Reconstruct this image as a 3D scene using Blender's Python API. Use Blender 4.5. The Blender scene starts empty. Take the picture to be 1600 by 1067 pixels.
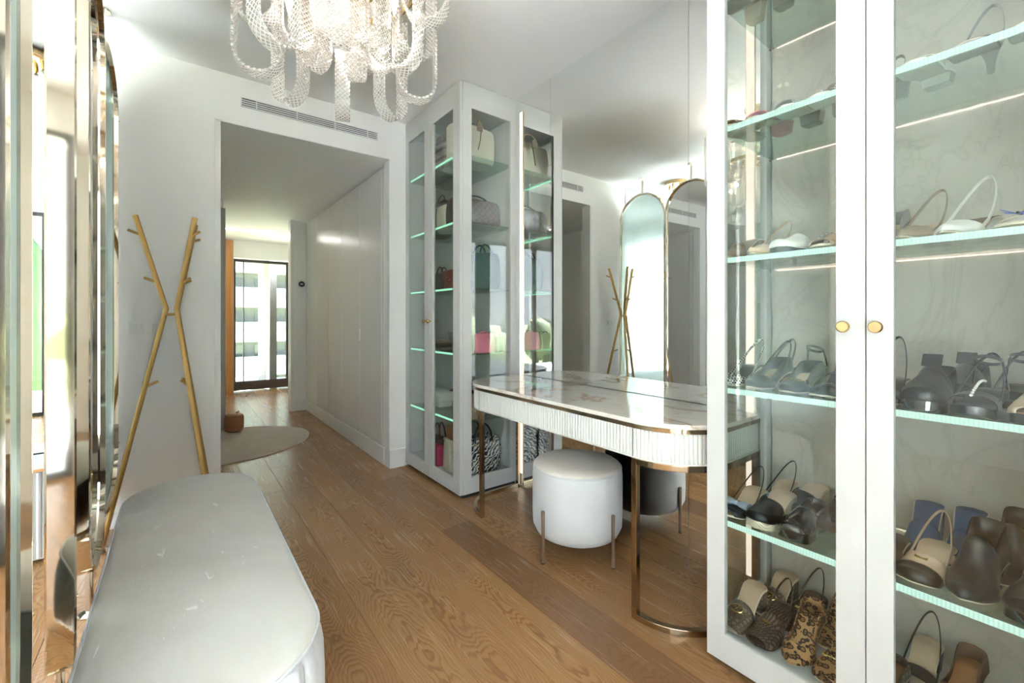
import bpy, math, random
from math import sin, cos, pi, radians, sqrt, atan, atan2
from mathutils import Vector, Matrix
random.seed(7)
S = bpy.context.scene
COL = S.collection
# ------------------------------------------------------------------ camera, world, light, exposure
CAMZ = 1.165
YAW = atan(523.7/684.5)
cd = bpy.data.cameras.new('camera'); cam = bpy.data.objects.new('camera', cd); COL.objects.link(cam)
cam.location = (0, 0, CAMZ); cam.rotation_euler = (pi/2, 0, -YAW)
cd.sensor_width = 36; cd.lens = 684.5/1600*36; cd.shift_y = -36.6/1600; cd.clip_start = .02; cd.clip_end = 900
S.camera = cam
S.view_settings.view_transform = 'Standard'; S.view_settings.look = 'None'
S.view_settings.gamma = 1; S.view_settings.use_curve_mapping = False
S.view_settings.exposure = 2.55
EX = 2**-2.55
S.cycles.transparent_max_bounces = 40
S.cycles.max_bounces = 16; S.cycles.diffuse_bounces = 7; S.cycles.glossy_bounces = 8; S.cycles.transmission_bounces = 12
S.cycles.sample_clamp_indirect = 8
S.cycles.caustics_reflective = False; S.cycles.caustics_refractive = False

W = bpy.data.worlds.new('sky'); S.world = W; W.use_nodes = True
wn = W.node_tree; wn.nodes.clear()
_o = wn.nodes.new('ShaderNodeOutputWorld'); _b = wn.nodes.new('ShaderNodeBackground'); _tc = wn.nodes.new('ShaderNodeTexCoord')
_sx = wn.nodes.new('ShaderNodeSeparateXYZ'); _r = wn.nodes.new('ShaderNodeValToRGB')
wn.links.new(_tc.outputs['Generated'], _sx.inputs[0]); wn.links.new(_sx.outputs['Z'], _r.inputs[0]); wn.links.new(_r.outputs[0], _b.inputs[0]); wn.links.new(_b.outputs[0], _o.inputs[0])
_r.color_ramp.elements[0].position = 0; _r.color_ramp.elements[0].color = (.87, .91, .97, 1)
_r.color_ramp.elements[1].position = .7; _r.color_ramp.elements[1].color = (.50, .66, .92, 1)
_b.inputs['Strength'].default_value = 1.6

sd = bpy.data.lights.new('sun', 'SUN'); sun = bpy.data.objects.new('sun', sd); COL.objects.link(sun)
sd.energy = 46; sd.angle = radians(6); sd.color = (.965, .975, .985)
_d = Vector((-.75, -.12, .95)); sun.rotation_euler = _d.to_track_quat('Z', 'Y').to_euler()

def portal(x, y, z, sx, sy, nrm):
    l = bpy.data.lights.new('window_portal', 'AREA'); o = bpy.data.objects.new('window_portal', l); COL.objects.link(o)
    l.shape = 'RECTANGLE'; l.size = sx; l.size_y = sy; o.location = (x, y, z)
    o.rotation_euler = Vector(nrm).to_track_quat('-Z', 'Y').to_euler(); l.cycles.is_portal = True
portal(-.9, -1.12, 1.25, 2.6, 2.6, (0, 1, 0))
portal(-2.32, 2.3, 1.25, 1.6, 2.6, (1, 0, 0))
portal(1.05, 8.28, 1.2, 2.0, 2.2, (0, -1, 0))

# ------------------------------------------------------------------ mesh helpers
class MB:
    def __init__(s): s.v = []; s.f = []
    def add(s, vs, fs):
        b = len(s.v); s.v += [tuple(v) for v in vs]; s.f += [tuple(b+i for i in f) for f in fs]; return s
    def box(s, x0, x1, y0, y1, z0, z1):
        return s.add([(x0,y0,z0),(x1,y0,z0),(x1,y1,z0),(x0,y1,z0),(x0,y0,z1),(x1,y0,z1),(x1,y1,z1),(x0,y1,z1)],
                     [(3,2,1,0),(4,5,6,7),(0,1,5,4),(1,2,6,5),(2,3,7,6),(3,0,4,7)])
    def loft(s, rings, cap0=True, cap1=True, closed=True):
        n = len(rings[0]); vs = [p for r in rings for p in r]; fs = []
        for i in range(len(rings)-1):
            for j in range(n if closed else n-1):
                k = (j+1) % n
                fs.append((i*n+j, i*n+k, (i+1)*n+k, (i+1)*n+j))
        if cap0: fs.append(tuple(range(n-1, -1, -1)))
        if cap1: fs.append(tuple((len(rings)-1)*n+j for j in range(n)))
        return s.add(vs, fs)
    def prism(s, outline, z0, z1):
        return s.loft([[(x, y, z0) for x, y in outline], [(x, y, z1) for x, y in outline]])
    def tube(s, path, r, n=8, closed=False, sect=None, taper=None):
        P = [Vector(p) for p in path]; m = len(P); rings = []
        up = None
        for i in range(m):
            a = P[(i-1) % m] if (closed or i > 0) else P[i]; b = P[(i+1) % m] if (closed or i < m-1) else P[i]
            t = (b-a).normalized()
            if up is None:
                up = Vector((0,0,1)) if abs(t.z) < .9 else Vector((1,0,0))
            u = (up - t*up.dot(t))
            u = u.normalized() if u.length > 1e-6 else Vector((1,0,0)); up = u
            w = t.cross(u); k = taper[i] if taper else 1
            if sect: rings.append([P[i]+w*sx*k+u*sy*k for sx, sy in sect])
            else: rings.append([P[i]+(w*cos(q)+u*sin(q))*r*k for q in [2*pi*j/n for j in range(n)]])
        if closed: rings.append(rings[0])
        return s.loft(rings, not closed, not closed)
    def lathe(s, prof, n=32, c=(0,0,0)):
        return s.loft([[(c[0]+r*cos(2*pi*j/n), c[1]+r*sin(2*pi*j/n), c[2]+z) for j in range(n)] for r, z in prof])
    def sphere(s, c, r, n=8, m=5, sz=1):
        return s.lathe([(max(r*sin(pi*i/m), 1e-4), -r*sz*cos(pi*i/m)) for i in range(m+1)], n, c)
    def xf(s, M):
        s.v = [tuple(M @ Vector(v)) for v in s.v]; return s
    def build(s, name, mat=None, parent=None, smooth=False, bevel=0, loc=None, auto=None):
        me = bpy.data.meshes.new(name); me.from_pydata(s.v, [], s.f); me.update()
        if mat: me.materials.append(mat)
        o = bpy.data.objects.new(name, me); COL.objects.link(o)
        if parent: o.parent = parent
        if loc: o.location = loc
        if smooth:
            me.polygons.foreach_set('use_smooth', [True]*len(me.polygons))
            try: me.set_sharp_from_angle(angle=radians(auto or 40))
            except Exception: pass
        if bevel:
            b = o.modifiers.new('b', 'BEVEL'); b.width = bevel; b.segments = 2; b.limit_method = 'ANGLE'
        return o
def box(name, x0, x1, y0, y1, z0, z1, mat, parent=None, bevel=0):
    return MB().box(x0, x1, y0, y1, z0, z1).build(name, mat, parent, bevel=bevel)
def rsect(w, h): return [(-w/2,-h/2),(w/2,-h/2),(w/2,h/2),(-w/2,h/2)]
def tag(o, label=None, cat=None, group=None, kind=None):
    if label: o['label'] = label
    if cat: o['category'] = cat
    if group: o['group'] = group
    if kind: o['kind'] = kind
    return o
def thing(name, label, cat, loc=(0,0,0), rz=0, group=None):
    o = bpy.data.objects.new(name, None); COL.objects.link(o); o.location = loc; o.rotation_euler = (0,0,rz); o.empty_display_size = .05
    return tag(o, label, cat, group)
def struct(name, mb, mat, parent=None, smooth=False, bevel=0):
    o = mb.build(name, mat, parent, smooth, bevel)
    if not parent: o['kind'] = 'structure'
    return o
def arc(cx, cy, r, a0, a1, n): return [(cx+r*cos(a0+(a1-a0)*i/n), cy+r*sin(a0+(a1-a0)*i/n)) for i in range(n+1)]

# ------------------------------------------------------------------ materials
MATS = {}
def pm(name, col, rough=.5, metal=0, spec=.5, em=None, es=0, coat=0, sheen=0, trans=0, ior=1.45):
    if name in MATS: return MATS[name]
    m = bpy.data.materials.new(name); m.use_nodes = True; b = m.node_tree.nodes['Principled BSDF']
    b.inputs['Base Color'].default_value = (*col, 1); b.inputs['Roughness'].default_value = rough; b.inputs['Metallic'].default_value = metal
    b.inputs['Specular IOR Level'].default_value = spec; b.inputs['Coat Weight'].default_value = coat; b.inputs['Sheen Weight'].default_value = sheen
    b.inputs['Transmission Weight'].default_value = trans; b.inputs['IOR'].default_value = ior
    if em: b.inputs['Emission Color'].default_value = (*em, 1); b.inputs['Emission Strength'].default_value = es
    MATS[name] = m; return m
class NT:
    def __init__(s, m): s.m = m; s.t = m.node_tree; s.b = s.t.nodes.get('Principled BSDF')
    def n(s, typ, **k):
        q = s.t.nodes.new('ShaderNode'+typ)
        for a, v in k.items(): setattr(q, a, v)
        return q
    def set(s, q, i, v):
        if isinstance(v, bpy.types.NodeSocket): s.t.links.new(v, q.inputs[i])
        elif v is not None: q.inputs[i].default_value = v
    def math(s, op, a, b=None, c=None, clamp=False):
        q = s.n('Math', operation=op); q.use_clamp = clamp
        s.set(q, 0, a); s.set(q, 1, b); s.set(q, 2, c); return q.outputs[0]
    def obj(s): return s.n('TexCoord').outputs['Object']
    def map(s, v, sc=(1,1,1), rot=(0,0,0), loc=(0,0,0)):
        q = s.n('Mapping'); s.t.links.new(v, q.inputs[0]); q.inputs['Scale'].default_value = sc; q.inputs['Rotation'].default_value = rot; q.inputs['Location'].default_value = loc; return q.outputs[0]
    def noise(s, v, scale, detail=3, rough=.5, dist=0):
        q = s.n('TexNoise'); s.t.links.new(v, q.inputs['Vector']); q.inputs['Scale'].default_value = scale; q.inputs['Detail'].default_value = detail; q.inputs['Roughness'].default_value = rough; q.inputs['Distortion'].default_value = dist; return q.outputs[0]
    def ramp(s, f, stops):
        q = s.n('ValToRGB'); s.t.links.new(f, q.inputs[0]); e = q.color_ramp.elements
        while len(e) < len(stops): e.new(.5)
        for i, (p, c) in enumerate(stops):
            e[i].position = p; e[i].color = (*c, 1) if len(c) == 3 else c
        return q.outputs[0]
    def mix(s, f, a, b, mode='MIX'):
        q = s.n('Mix', data_type='RGBA', blend_type=mode)
        s.set(q, 0, f); s.set(q, 6, a if isinstance(a, bpy.types.NodeSocket) else (*a, 1)); s.set(q, 7, b if isinstance(b, bpy.types.NodeSocket) else (*b, 1)); return q.outputs[2]
    def color(s, c): s.t.links.new(c, s.b.inputs['Base Color'])
    def bump(s, h, st=.3, d=.005):
        q = s.n('Bump'); s.t.links.new(h, q.inputs['Height']); q.inputs['Strength'].default_value = st; q.inputs['Distance'].default_value = d; s.t.links.new(q.outputs[0], s.b.inputs['Normal'])
def lin(r, g, b):
    f = lambda c: (c/255/12.92) if c/255 <= .04045 else ((c/255+.055)/1.055)**2.4
    return (f(r), f(g), f(b))

M_wall = pm('white_wall_paint', (.87, .87, .855), .55)
t = NT(M_wall); t.bump(t.noise(t.obj(), 60, 4), .06, .002)
M_ceil = pm('white_ceiling_paint', (.88, .875, .865), .7)
M_lacq = pm('satin_white_lacquer', (.56, .56, .545), .42, spec=.25)
M_trim = pm('white_trim_paint', (.83, .83, .82), .35)
M_ward = pm('pale_wardrobe_lacquer', (.82, .81, .80), .24)
M_dark = pm('dark_gap', (.03, .028, .025), .6)
M_frame = pm('dark_window_frame', (.06, .055, .052), .4)
M_brass = pm('brushed_brass', (.62, .44, .22), .22, 1)
M_bronze = pm('polished_bronze', (.50, .385, .25), .10, 1)
M_champ = pm('polished_champagne_metal', (.66, .59, .48), .05, 1)
M_gold = pm('satin_gold_paint', (.46, .28, .085), .4, .45)
M_goldj = pm('shiny_gold', (.85, .62, .28), .18, 1)
M_steel = pm('brushed_nickel_bronze', (.42, .33, .25), .28, 1)
M_mirror = pm('silver_mirror', (.94, .955, .94), .0, 1)
M_mirror2 = pm('clear_silver_mirror', (.86, .88, .88), .0, 1)
M_sheen = pm('brown_leather', (.16, .075, .035), .45)

def glassmat(name, tint=(.95, .975, .965), f=1.5, mult=1.0):
    m = bpy.data.materials.new(name); m.use_nodes = True; t = NT(m); t.t.nodes.remove(t.b)
    o = t.t.nodes['Material Output']; fr = t.n('Fresnel'); ge = t.n('NewGeometry'); t.t.links.new(t.math('MULTIPLY_ADD', ge.outputs['Backfacing'], 1/f-f, f), fr.inputs[0])
    tr = t.n('BsdfTransparent'); tr.inputs[0].default_value = (*tint, 1); gl = t.n('BsdfGlossy'); gl.inputs['Roughness'].default_value = 0
    mx = t.n('MixShader'); t.t.links.new(t.math('MULTIPLY', fr.outputs[0], mult, clamp=True), mx.inputs[0]); t.t.links.new(tr.outputs[0], mx.inputs[1]); t.t.links.new(gl.outputs[0], mx.inputs[2]); t.t.links.new(mx.outputs[0], o.inputs[0])
    return m
M_glass = glassmat('cabinet_glass', (.93, .95, .94), 1.5, 1.0)
M_wglass = glassmat('window_glass', (.97, .985, .98), 1.45)
M_sglass = glassmat('green_edged_shelf_glass', (.84, .93, .89), 1.5)
# reeded glass panels: vertical ribs that bend what is behind
m = M_reed = bpy.data.materials.new('reeded_frosted_glass'); m.use_nodes = True; t = NT(m); t.t.nodes.remove(t.b)
gl = t.n('BsdfGlass'); gl.inputs['Color'].default_value = (.70, .75, .74, 1); gl.inputs['Roughness'].default_value = .14; gl.inputs['IOR'].default_value = 1.18
wv = t.n('TexWave', wave_type='BANDS', bands_direction='Y'); t.t.links.new(t.obj(), wv.inputs['Vector']); wv.inputs['Scale'].default_value = 26
bp = t.n('Bump'); t.t.links.new(wv.outputs['Fac'], bp.inputs['Height']); bp.inputs['Strength'].default_value = .35; bp.inputs['Distance'].default_value = .004; t.t.links.new(bp.outputs[0], gl.inputs['Normal'])
tl = t.n('BsdfTranslucent'); tl.inputs[0].default_value = (.50, .56, .55, 1)
mx = t.n('MixShader'); mx.inputs[0].default_value = .35; t.t.links.new(gl.outputs[0], mx.inputs[1]); t.t.links.new(tl.outputs[0], mx.inputs[2]); t.t.links.new(mx.outputs[0], t.t.nodes['Material Output'].inputs[0])
# cut crystal of the chandelier: diamond lattice relief
m = M_cry = bpy.data.materials.new('textured_crystal_glass'); m.use_nodes = True; t = NT(m); t.t.nodes.remove(t.b)
ob = t.n('TexCoord').outputs['UV']
hs = []
for a in (1, -1):
    sx = t.n('SeparateXYZ'); t.t.links.new(ob, sx.inputs[0])
    q = t.math('ADD', t.math('MULTIPLY', sx.outputs[0], 62.), t.math('MULTIPLY', sx.outputs[1], 62.*a))
    hs.append(t.math('PINGPONG', q, .5))
cell = t.math('MINIMUM', hs[0], hs[1]); rid = t.math('SUBTRACT', 1.0, t.math('MULTIPLY', cell, 4.0, clamp=True))
nz = t.noise(t.n('TexCoord').outputs['Object'], 90, 3)
bp = t.n('Bump'); t.t.links.new(t.math('ADD', rid, t.math('MULTIPLY', nz, .8)), bp.inputs['Height']); bp.inputs['Strength'].default_value = .8; bp.inputs['Distance'].default_value = .003
gl = t.n('BsdfGlass'); gl.inputs['Color'].default_value = (1, .985, .96, 1); gl.inputs['Roughness'].default_value = .05; gl.inputs['IOR'].default_value = 1.4; t.t.links.new(bp.outputs[0], gl.inputs['Normal'])
tl = t.n('BsdfTranslucent'); tl.inputs[0].default_value = (1, .985, .965, 1); df = t.n('BsdfDiffuse'); df.inputs[0].default_value = (.97, .955, .93, 1)
m1 = t.n('MixShader'); m1.inputs[0].default_value = .45; t.t.links.new(tl.outputs[0], m1.inputs[1]); t.t.links.new(df.outputs[0], m1.inputs[2])
tp = t.n('BsdfTransparent'); m0 = t.n('MixShader'); m0.inputs[0].default_value = .55; t.t.links.new(tp.outputs[0], m0.inputs[1]); t.t.links.new(gl.outputs[0], m0.inputs[2])
m2 = t.n('MixShader'); t.t.links.new(t.math('ADD', t.math('MULTIPLY', rid, .42), .10), m2.inputs[0]); t.t.links.new(m0.outputs[0], m2.inputs[1]); t.t.links.new(m1.outputs[0], m2.inputs[2])
t.t.links.new(m2.outputs[0], t.t.nodes['Material Output'].inputs[0])

def emis(name, col, st, dots=None):
    m = pm(name, (.02, .02, .02), .5, em=col, es=st*EX)
    st *= EX
    if dots:
        t = NT(m); sx = t.n('SeparateXYZ'); t.t.links.new(t.obj(), sx.inputs[0])
        k = t.math('PINGPONG', t.math('MULTIPLY', sx.outputs[1], dots), .5)
        f = t.math('MULTIPLY_ADD', t.math('GREATER_THAN', k, .2), st*.25, st*.8); t.t.links.new(f, t.b.inputs['Emission Strength'])
    return m
M_ledF = emis('cool_green_led', (.66, 1.0, .86), 1.08, 130)
M_ledFA = emis('pale_green_led', (.42, 1.0, .66), 1.15)
M_ledB = emis('warm_led_tape', (1, .82, .66), 1.6, 60)
M_ledV = emis('vanity_warm_led', (1.0, .82, .68), 1.7)
M_ledC = emis('ceiling_led', (1, .96, .93), 38)
M_bulb = emis('warm_bulb', (1, .84, .62), 5)

# oak/larch planks with growth rings; each plank differs through its own random number
M_wood = pm('oiled_larch_plank', (.4, .25, .12), .27, spec=.45)
t = NT(M_wood); oi = t.n('ObjectInfo'); rnd = oi.outputs['Random']; tc = t.obj(); sx = t.n('SeparateXYZ'); t.t.links.new(tc, sx.inputs[0])
X, Y = sx.outputs[0], sx.outputs[1]
cb = t.n('CombineXYZ'); t.t.links.new(t.math('MULTIPLY', Y, 1.0), cb.inputs[0]); t.t.links.new(t.math('MULTIPLY', rnd, 93.), cb.inputs[1])
n1 = t.n('TexNoise'); t.t.links.new(cb.outputs[0], n1.inputs['Vector']); n1.inputs['Scale'].default_value = .62; n1.inputs['Detail'].default_value = 3; n1.inputs['Roughness'].default_value = .55
cb2 = t.n('CombineXYZ'); t.t.links.new(t.math('MULTIPLY', X, 5.0), cb2.inputs[0]); t.t.links.new(t.math('MULTIPLY', Y, .7), cb2.inputs[1]); t.t.links.new(t.math('MULTIPLY', rnd, 57.), cb2.inputs[2])
n2 = t.n('TexNoise'); t.t.links.new(cb2.outputs[0], n2.inputs['Vector']); n2.inputs['Scale'].default_value = 3.0; n2.inputs['Detail'].default_value = 3
cen = t.math('MULTIPLY', t.math('SUBTRACT', n1.outputs[0], .5), .10)
xo = t.math('ADD', X, t.math('ADD', cen, t.math('MULTIPLY', t.math('SUBTRACT', rnd, .5), .07)))
h = t.math('MULTIPLY', t.math('SUBTRACT', t.math('MULTIPLY', n1.outputs['Color'] if False else n1.outputs[0], 1.0), .38), .62)
hh = t.math('ADD', h, t.math('MULTIPLY', t.math('SUBTRACT', n2.outputs[0], .5), .035))
r = t.math('SQRT', t.math('ADD', t.math('POWER', xo, 2.0), t.math('POWER', hh, 2.0)))
r2 = t.math('ADD', r, t.math('MULTIPLY', t.math('SUBTRACT', n2.outputs[0], .5), .012))
ring = t.math('FRACT', t.math('MULTIPLY', r2, 150.)); flat = t.math('SUBTRACT', 1.0, t.math('MULTIPLY', t.math('DIVIDE', t.math('ABSOLUTE', xo), t.math('ADD', r, .004)), .8), clamp=True)
late = t.ramp(ring, [(0, (0,0,0)), (.45, (.12,.12,.12)), (.78, (.95,.95,.95)), (.92, (.8,.8,.8)), (1, (0,0,0))])
fm = t.map(tc, (130, 3, 1)); fn = t.noise(fm, 1, 4)
base = t.mix(rnd, lin(174, 135, 90), lin(158, 116, 73))
base = t.mix(t.math('MULTIPLY', fn, .5), base, lin(138, 104, 72))
dk = t.mix(rnd, lin(124, 86, 54), lin(108, 72, 44))
c = t.mix(t.math('MULTIPLY', late, t.math('MULTIPLY_ADD', flat, .75, .12)), base, dk)
big = t.noise(t.map(tc, (3, .8, 1)), 1.2, 2); c = t.mix(t.math('MULTIPLY', big, .35), c, lin(168, 124, 80))
oc = t.n('SeparateColor'); t.t.links.new(oi.outputs['Color'], oc.inputs[0]); c = t.mix(oc.outputs[0], c, lin(118, 86, 60))
t.color(c); t.bump(late, .05, .001); t.t.links.new(t.math('MULTIPLY_ADD', fn, .12, .20), t.b.inputs['Roughness'])

M_oak = pm('oak_door_veneer', lin(190, 134, 76), .4)
t = NT(M_oak); t.color(t.mix(t.noise(t.map(t.obj(), (60, 60, 2)), 1, 4), lin(196, 142, 84), lin(164, 106, 56)))
# marble of the desk
M_marble = pm('cream_marble', (.8, .78, .74), .04, coat=.5)
t = NT(M_marble); v = t.map(t.obj(), (1.0, .55, 1), (0, 0, .5))
n = t.noise(v, 1.7, 4, .55, 1.0); ve = t.math('ABSOLUTE', t.math('SUBTRACT', n, .5))
n_ = t.noise(v, 5.2, 4, .6, .8); ve2 = t.math('ABSOLUTE', t.math('SUBTRACT', n_, .5))
c = t.mix(t.noise(v, 1.5, 3), lin(234, 230, 222), lin(220, 214, 204))
c = t.mix(t.ramp(ve, [(0, (.8,.8,.8)), (.012, (.3,.3,.3)), (.035, (0,0,0))]), c, lin(172, 142, 104))
c = t.mix(t.ramp(ve2, [(0, (.35,.35,.35)), (.015, (0,0,0))]), c, lin(184, 168, 146)); t.color(c)
# veined stone wallpaper inside the shoe cabinet
M_stone = pm('veined_stone_back_panel', (.7, .68, .63), .32)
t = NT(M_stone); v = t.map(t.obj(), (1, 1, .7), (.4, 0, 0)); n = t.noise(v, 2.4, 6, .6, 2.2); ve = t.math('ABSOLUTE', t.math('SUBTRACT', n, .5))
c = t.mix(t.noise(v, 3, 4), lin(206, 200, 190), lin(192, 186, 176)); c = t.mix(t.ramp(ve, [(0, (.35,.35,.35)), (.02, (.1,.1,.1)), (.06, (0,0,0))]), c, lin(168, 160, 148)); t.color(c)
# velvet
def velvet(name, c1, c2, scale=3):
    m = pm(name, c1, .85, sheen=.35, spec=.2); t = NT(m); n = t.noise(t.obj(), scale, 4, .6, .6)
    t.color(t.mix(t.ramp(n, [(.35, (0,0,0)), (.75, (1,1,1))]), c1, c2)); t.bump(t.noise(t.obj(), 400, 2), .1, .001); return m
M_velvet = velvet('pale_stone_velvet', lin(196, 191, 182), lin(212, 208, 200), 2.2)
t = NT(M_velvet)   # brushed marks in the nap
nm = t.noise(t.map(t.obj(), (26, 7, 1), (0, 0, .6)), 1.0, 3, .5, 1.6)
old = [l for l in t.t.links if l.to_socket == t.b.inputs['Base Color']][0].from_socket
t.color(t.mix(t.ramp(nm, [(.69, (0,0,0)), (.73, (.6,.6,.6))]), old, lin(242, 240, 235)))
M_velv2 = velvet('white_velvet', lin(200, 201, 203), lin(209, 210, 212), 4)
M_velvtop = velvet('grey_velvet_seat', lin(205, 198, 188), lin(214, 208, 199), 4)
M_rug = velvet('beige_rug_pile', lin(190, 174, 154), lin(214, 201, 184), 3.5)
M_flute = pm('fluted_white_lacquer', (.66, .655, .62), .35)
M_sheer = bpy.data.materials.new('sheer_curtain'); M_sheer.use_nodes = True; t = NT(M_sheer); t.t.nodes.remove(t.b)
a = t.n('BsdfTranslucent'); a.inputs[0].default_value = (.95, .95, .94, 1); b = t.n('BsdfTransparent'); mx = t.n('MixShader'); mx.inputs[0].default_value = .5
t.t.links.new(a.outputs[0], mx.inputs[1]); t.t.links.new(b.outputs[0], mx.inputs[2]); t.t.links.new(mx.outputs[0], t.t.nodes['Material Output'].inputs[0])
M_conc = pm('concrete', lin(176, 174, 170), .8)
t = NT(M_conc); t.color(t.mix(t.noise(t.obj(), 3, 5), lin(150, 149, 147), lin(128, 127, 125)))
M_leaf = pm('foliage', lin(104, 120, 84), .7)
t = NT(M_leaf); t.color(t.mix(t.noise(t.obj(), 1.6, 4), lin(92, 108, 74), lin(136, 148, 112)))
M_cyp = pm('cypress_foliage', lin(70, 92, 58), .8)
M_grass = pm('meadow', lin(128, 136, 104), .9)
t = NT(M_grass); t.color(t.mix(t.noise(t.obj(), .08, 5), lin(112, 124, 88), lin(158, 158, 132)))

# leathers, fabrics
def L(name, rgb, rough=.42, coat=0, sheen=0): return pm(name, lin(*rgb), rough, coat=coat, sheen=sheen)
K_black = L('black_leather', (23, 23, 26), .30, .3); K_suede = L('black_suede', (30, 30, 33), .9, sheen=.3); K_navy = L('navy_leather', (38, 44, 62), .4)
K_cream = L('cream_leather', (226, 216, 198)); K_white = L('white_leather', (228, 226, 220)); K_beige = L('beige_leather', (198, 172, 146)); K_taupe = L('taupe_leather', (146, 128, 110))
K_pink = L('dusty_pink_leather', (206, 120, 138)); K_mag = L('magenta_leather', (176, 40, 92)); K_red = L('oxblood_leather', (134, 44, 34)); K_brown = L('brown_suede', (110, 80, 60), .85)
K_tan = L('tan_leather', (170, 118, 76)); K_green = L('deep_green_leather', (40, 74, 66)); K_grey = L('grey_leather', (150, 148, 144)); K_nude = L('nude_insole', (206, 182, 162), .6)
K_denim = L('blue_denim', (70, 92, 128), .9); K_choc = L('chocolate_leather', (66, 46, 36)); K_sole = L('pale_leather_sole', (208, 196, 176), .6); K_rope = L('jute_rope_sole', (206, 194, 172), .9)
K_patent = L('black_patent', (22, 22, 24), .08, .8); K_yellow = L('yellow_enamel', (230, 206, 50), .3); K_orange = L('orange_enamel', (224, 130, 50), .3); K_teal = L('peacock_teal_satin', (20, 110, 110), .25); K_blue = L('cobalt_enamel', (50, 84, 190), .3)
K_goldj = M_goldj; K_pearl = pm('pearl', (.85, .83, .8), .15, coat=.6); K_silver = pm('silver_metal', (.8, .8, .8), .15, 1)
t = NT(K_rope); wv = t.n('TexWave', wave_type='BANDS', bands_direction='DIAGONAL'); t.t.links.new(t.obj(), wv.inputs['Vector']); wv.inputs['Scale'].default_value = 70; t.bump(wv.outputs[0], .6, .003)
K_glit = pm('blue_glitter', lin(150, 170, 196), .3, .4)
t = NT(K_glit); vo = t.n('TexVoronoi'); t.t.links.new(t.obj(), vo.inputs['Vector']); vo.inputs['Scale'].default_value = 500; t.color(t.ramp(t.math('FRACT', t.math('MULTIPLY', vo.outputs['Distance'], 7.)), [(0, lin(90, 110, 140)), (.6, lin(170, 188, 210)), (1, (1,1,1))]))
def patt(name, fn, rough=.5):
    m = pm(name, (.3,.3,.3), rough); t = NT(m); t.color(fn(t)); return m
def f_mono(t):   # canvas with a lattice of round motifs
    vo = t.n('TexVoronoi'); t.t.links.new(t.obj(), vo.inputs['Vector']); vo.inputs['Scale'].default_value = 58; vo.inputs['Randomness'].default_value = .12
    return t.ramp(vo.outputs['Distance'], [(0, lin(112, 104, 90)), (.36, lin(128, 118, 102)), (.42, lin(62, 54, 46)), (.55, lin(96, 84, 70))])
K_mono = patt('round_motif_canvas', f_mono)
def f_zig(t):
    br = t.n('TexBrick'); t.t.links.new(t.map(t.obj(), (1,1,1), (.0, .6, .75)), br.inputs['Vector']); br.inputs['Scale'].default_value = 34; br.inputs['Color1'].default_value = (*lin(112, 92, 76), 1); br.inputs['Color2'].default_value = (*lin(70, 52, 42), 1)
    br.inputs['Mortar'].default_value = (*lin(40, 28, 24), 1); br.inputs['Mortar Size'].default_value = .06; return br.outputs[0]
K_zig = patt('brown_letter_block_canvas', f_zig)
def f_leo(t):
    vo = t.n('TexVoronoi'); t.t.links.new(t.obj(), vo.inputs['Vector']); vo.inputs['Scale'].default_value = 62
    return t.ramp(vo.outputs['Distance'], [(0, lin(120, 80, 48)), (.30, lin(150, 104, 64)), (.36, lin(30, 20, 16)), (.50, lin(34, 24, 18)), (.56, lin(178, 134, 88))])
K_leo = patt('leopard_print', f_leo)
def f_zeb(t):
    br = t.n('TexBrick'); t.t.links.new(t.map(t.obj(), (1, 1, 1), (pi/2, 0, .0)), br.inputs['Vector'])
    v = t.obj(); n = t.n('TexNoise'); t.t.links.new(v, n.inputs['Vector']); n.inputs['Scale'].default_value = 5
    wv = t.n('TexWave', wave_type='BANDS', bands_direction='Z'); t.t.links.new(t.map(v, (1, 1, 1), (.5, .6, 0)), wv.inputs['Vector']); wv.inputs['Scale'].default_value = 14; wv.inputs['Distortion'].default_value = 7; wv.inputs['Detail'].default_value = 1; wv.inputs['Detail Scale'].default_value = 2.5
    return t.ramp(wv.outputs[0], [(.45, lin(26, 26, 28)), (.52, lin(232, 228, 218))])
K_zeb = patt('black_white_woven_dashes', f_zeb, .7)
def f_chk(t):
    c = t.n('TexChecker'); t.t.links.new(t.map(t.obj(), (1, 1, 1), (0, 0, 0)), c.inputs[0]); c.inputs['Scale'].default_value = 42; c.inputs['Color1'].default_value = (*lin(74, 58, 50), 1); c.inputs['Color2'].default_value = (*lin(46, 35, 32), 1); return c.outputs[0]
K_chk = patt('brown_check_canvas', f_chk)
def f_plaid(t):
    sx = t.n('SeparateXYZ'); t.t.links.new(t.obj(), sx.inputs[0])
    a = t.math('PINGPONG', t.math('MULTIPLY', sx.outputs[1], 14), .5); b = t.math('PINGPONG', t.math('MULTIPLY', sx.outputs[2], 14), .5)
    c = t.ramp(a, [(.16, lin(92, 82, 80)), (.2, lin(196, 176, 168))]); d = t.ramp(b, [(.16, lin(98, 88, 86)), (.2, lin(206, 190, 182))]); return t.mix(.5, c, d)
K_plaid = patt('pink_grey_plaid', f_plaid)
def f_wov(t):
    c = t.n('TexChecker'); t.t.links.new(t.obj(), c.inputs[0]); c.inputs['Scale'].default_value = 150; c.inputs['Color1'].default_value = (.7,.68,.63,1); c.inputs['Color2'].default_value = (.03,.03,.03,1); return c.outputs[0]
K_mesh = patt('black_white_woven_mesh', f_wov)
K_canvas = L('cream_canvas', (226, 218, 200), .85)
t = NT(K_canvas); t.bump(t.noise(t.obj(), 14, 4), .35, .01)
K_green_band = L('sage_band', (150, 158, 110), .7)

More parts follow.
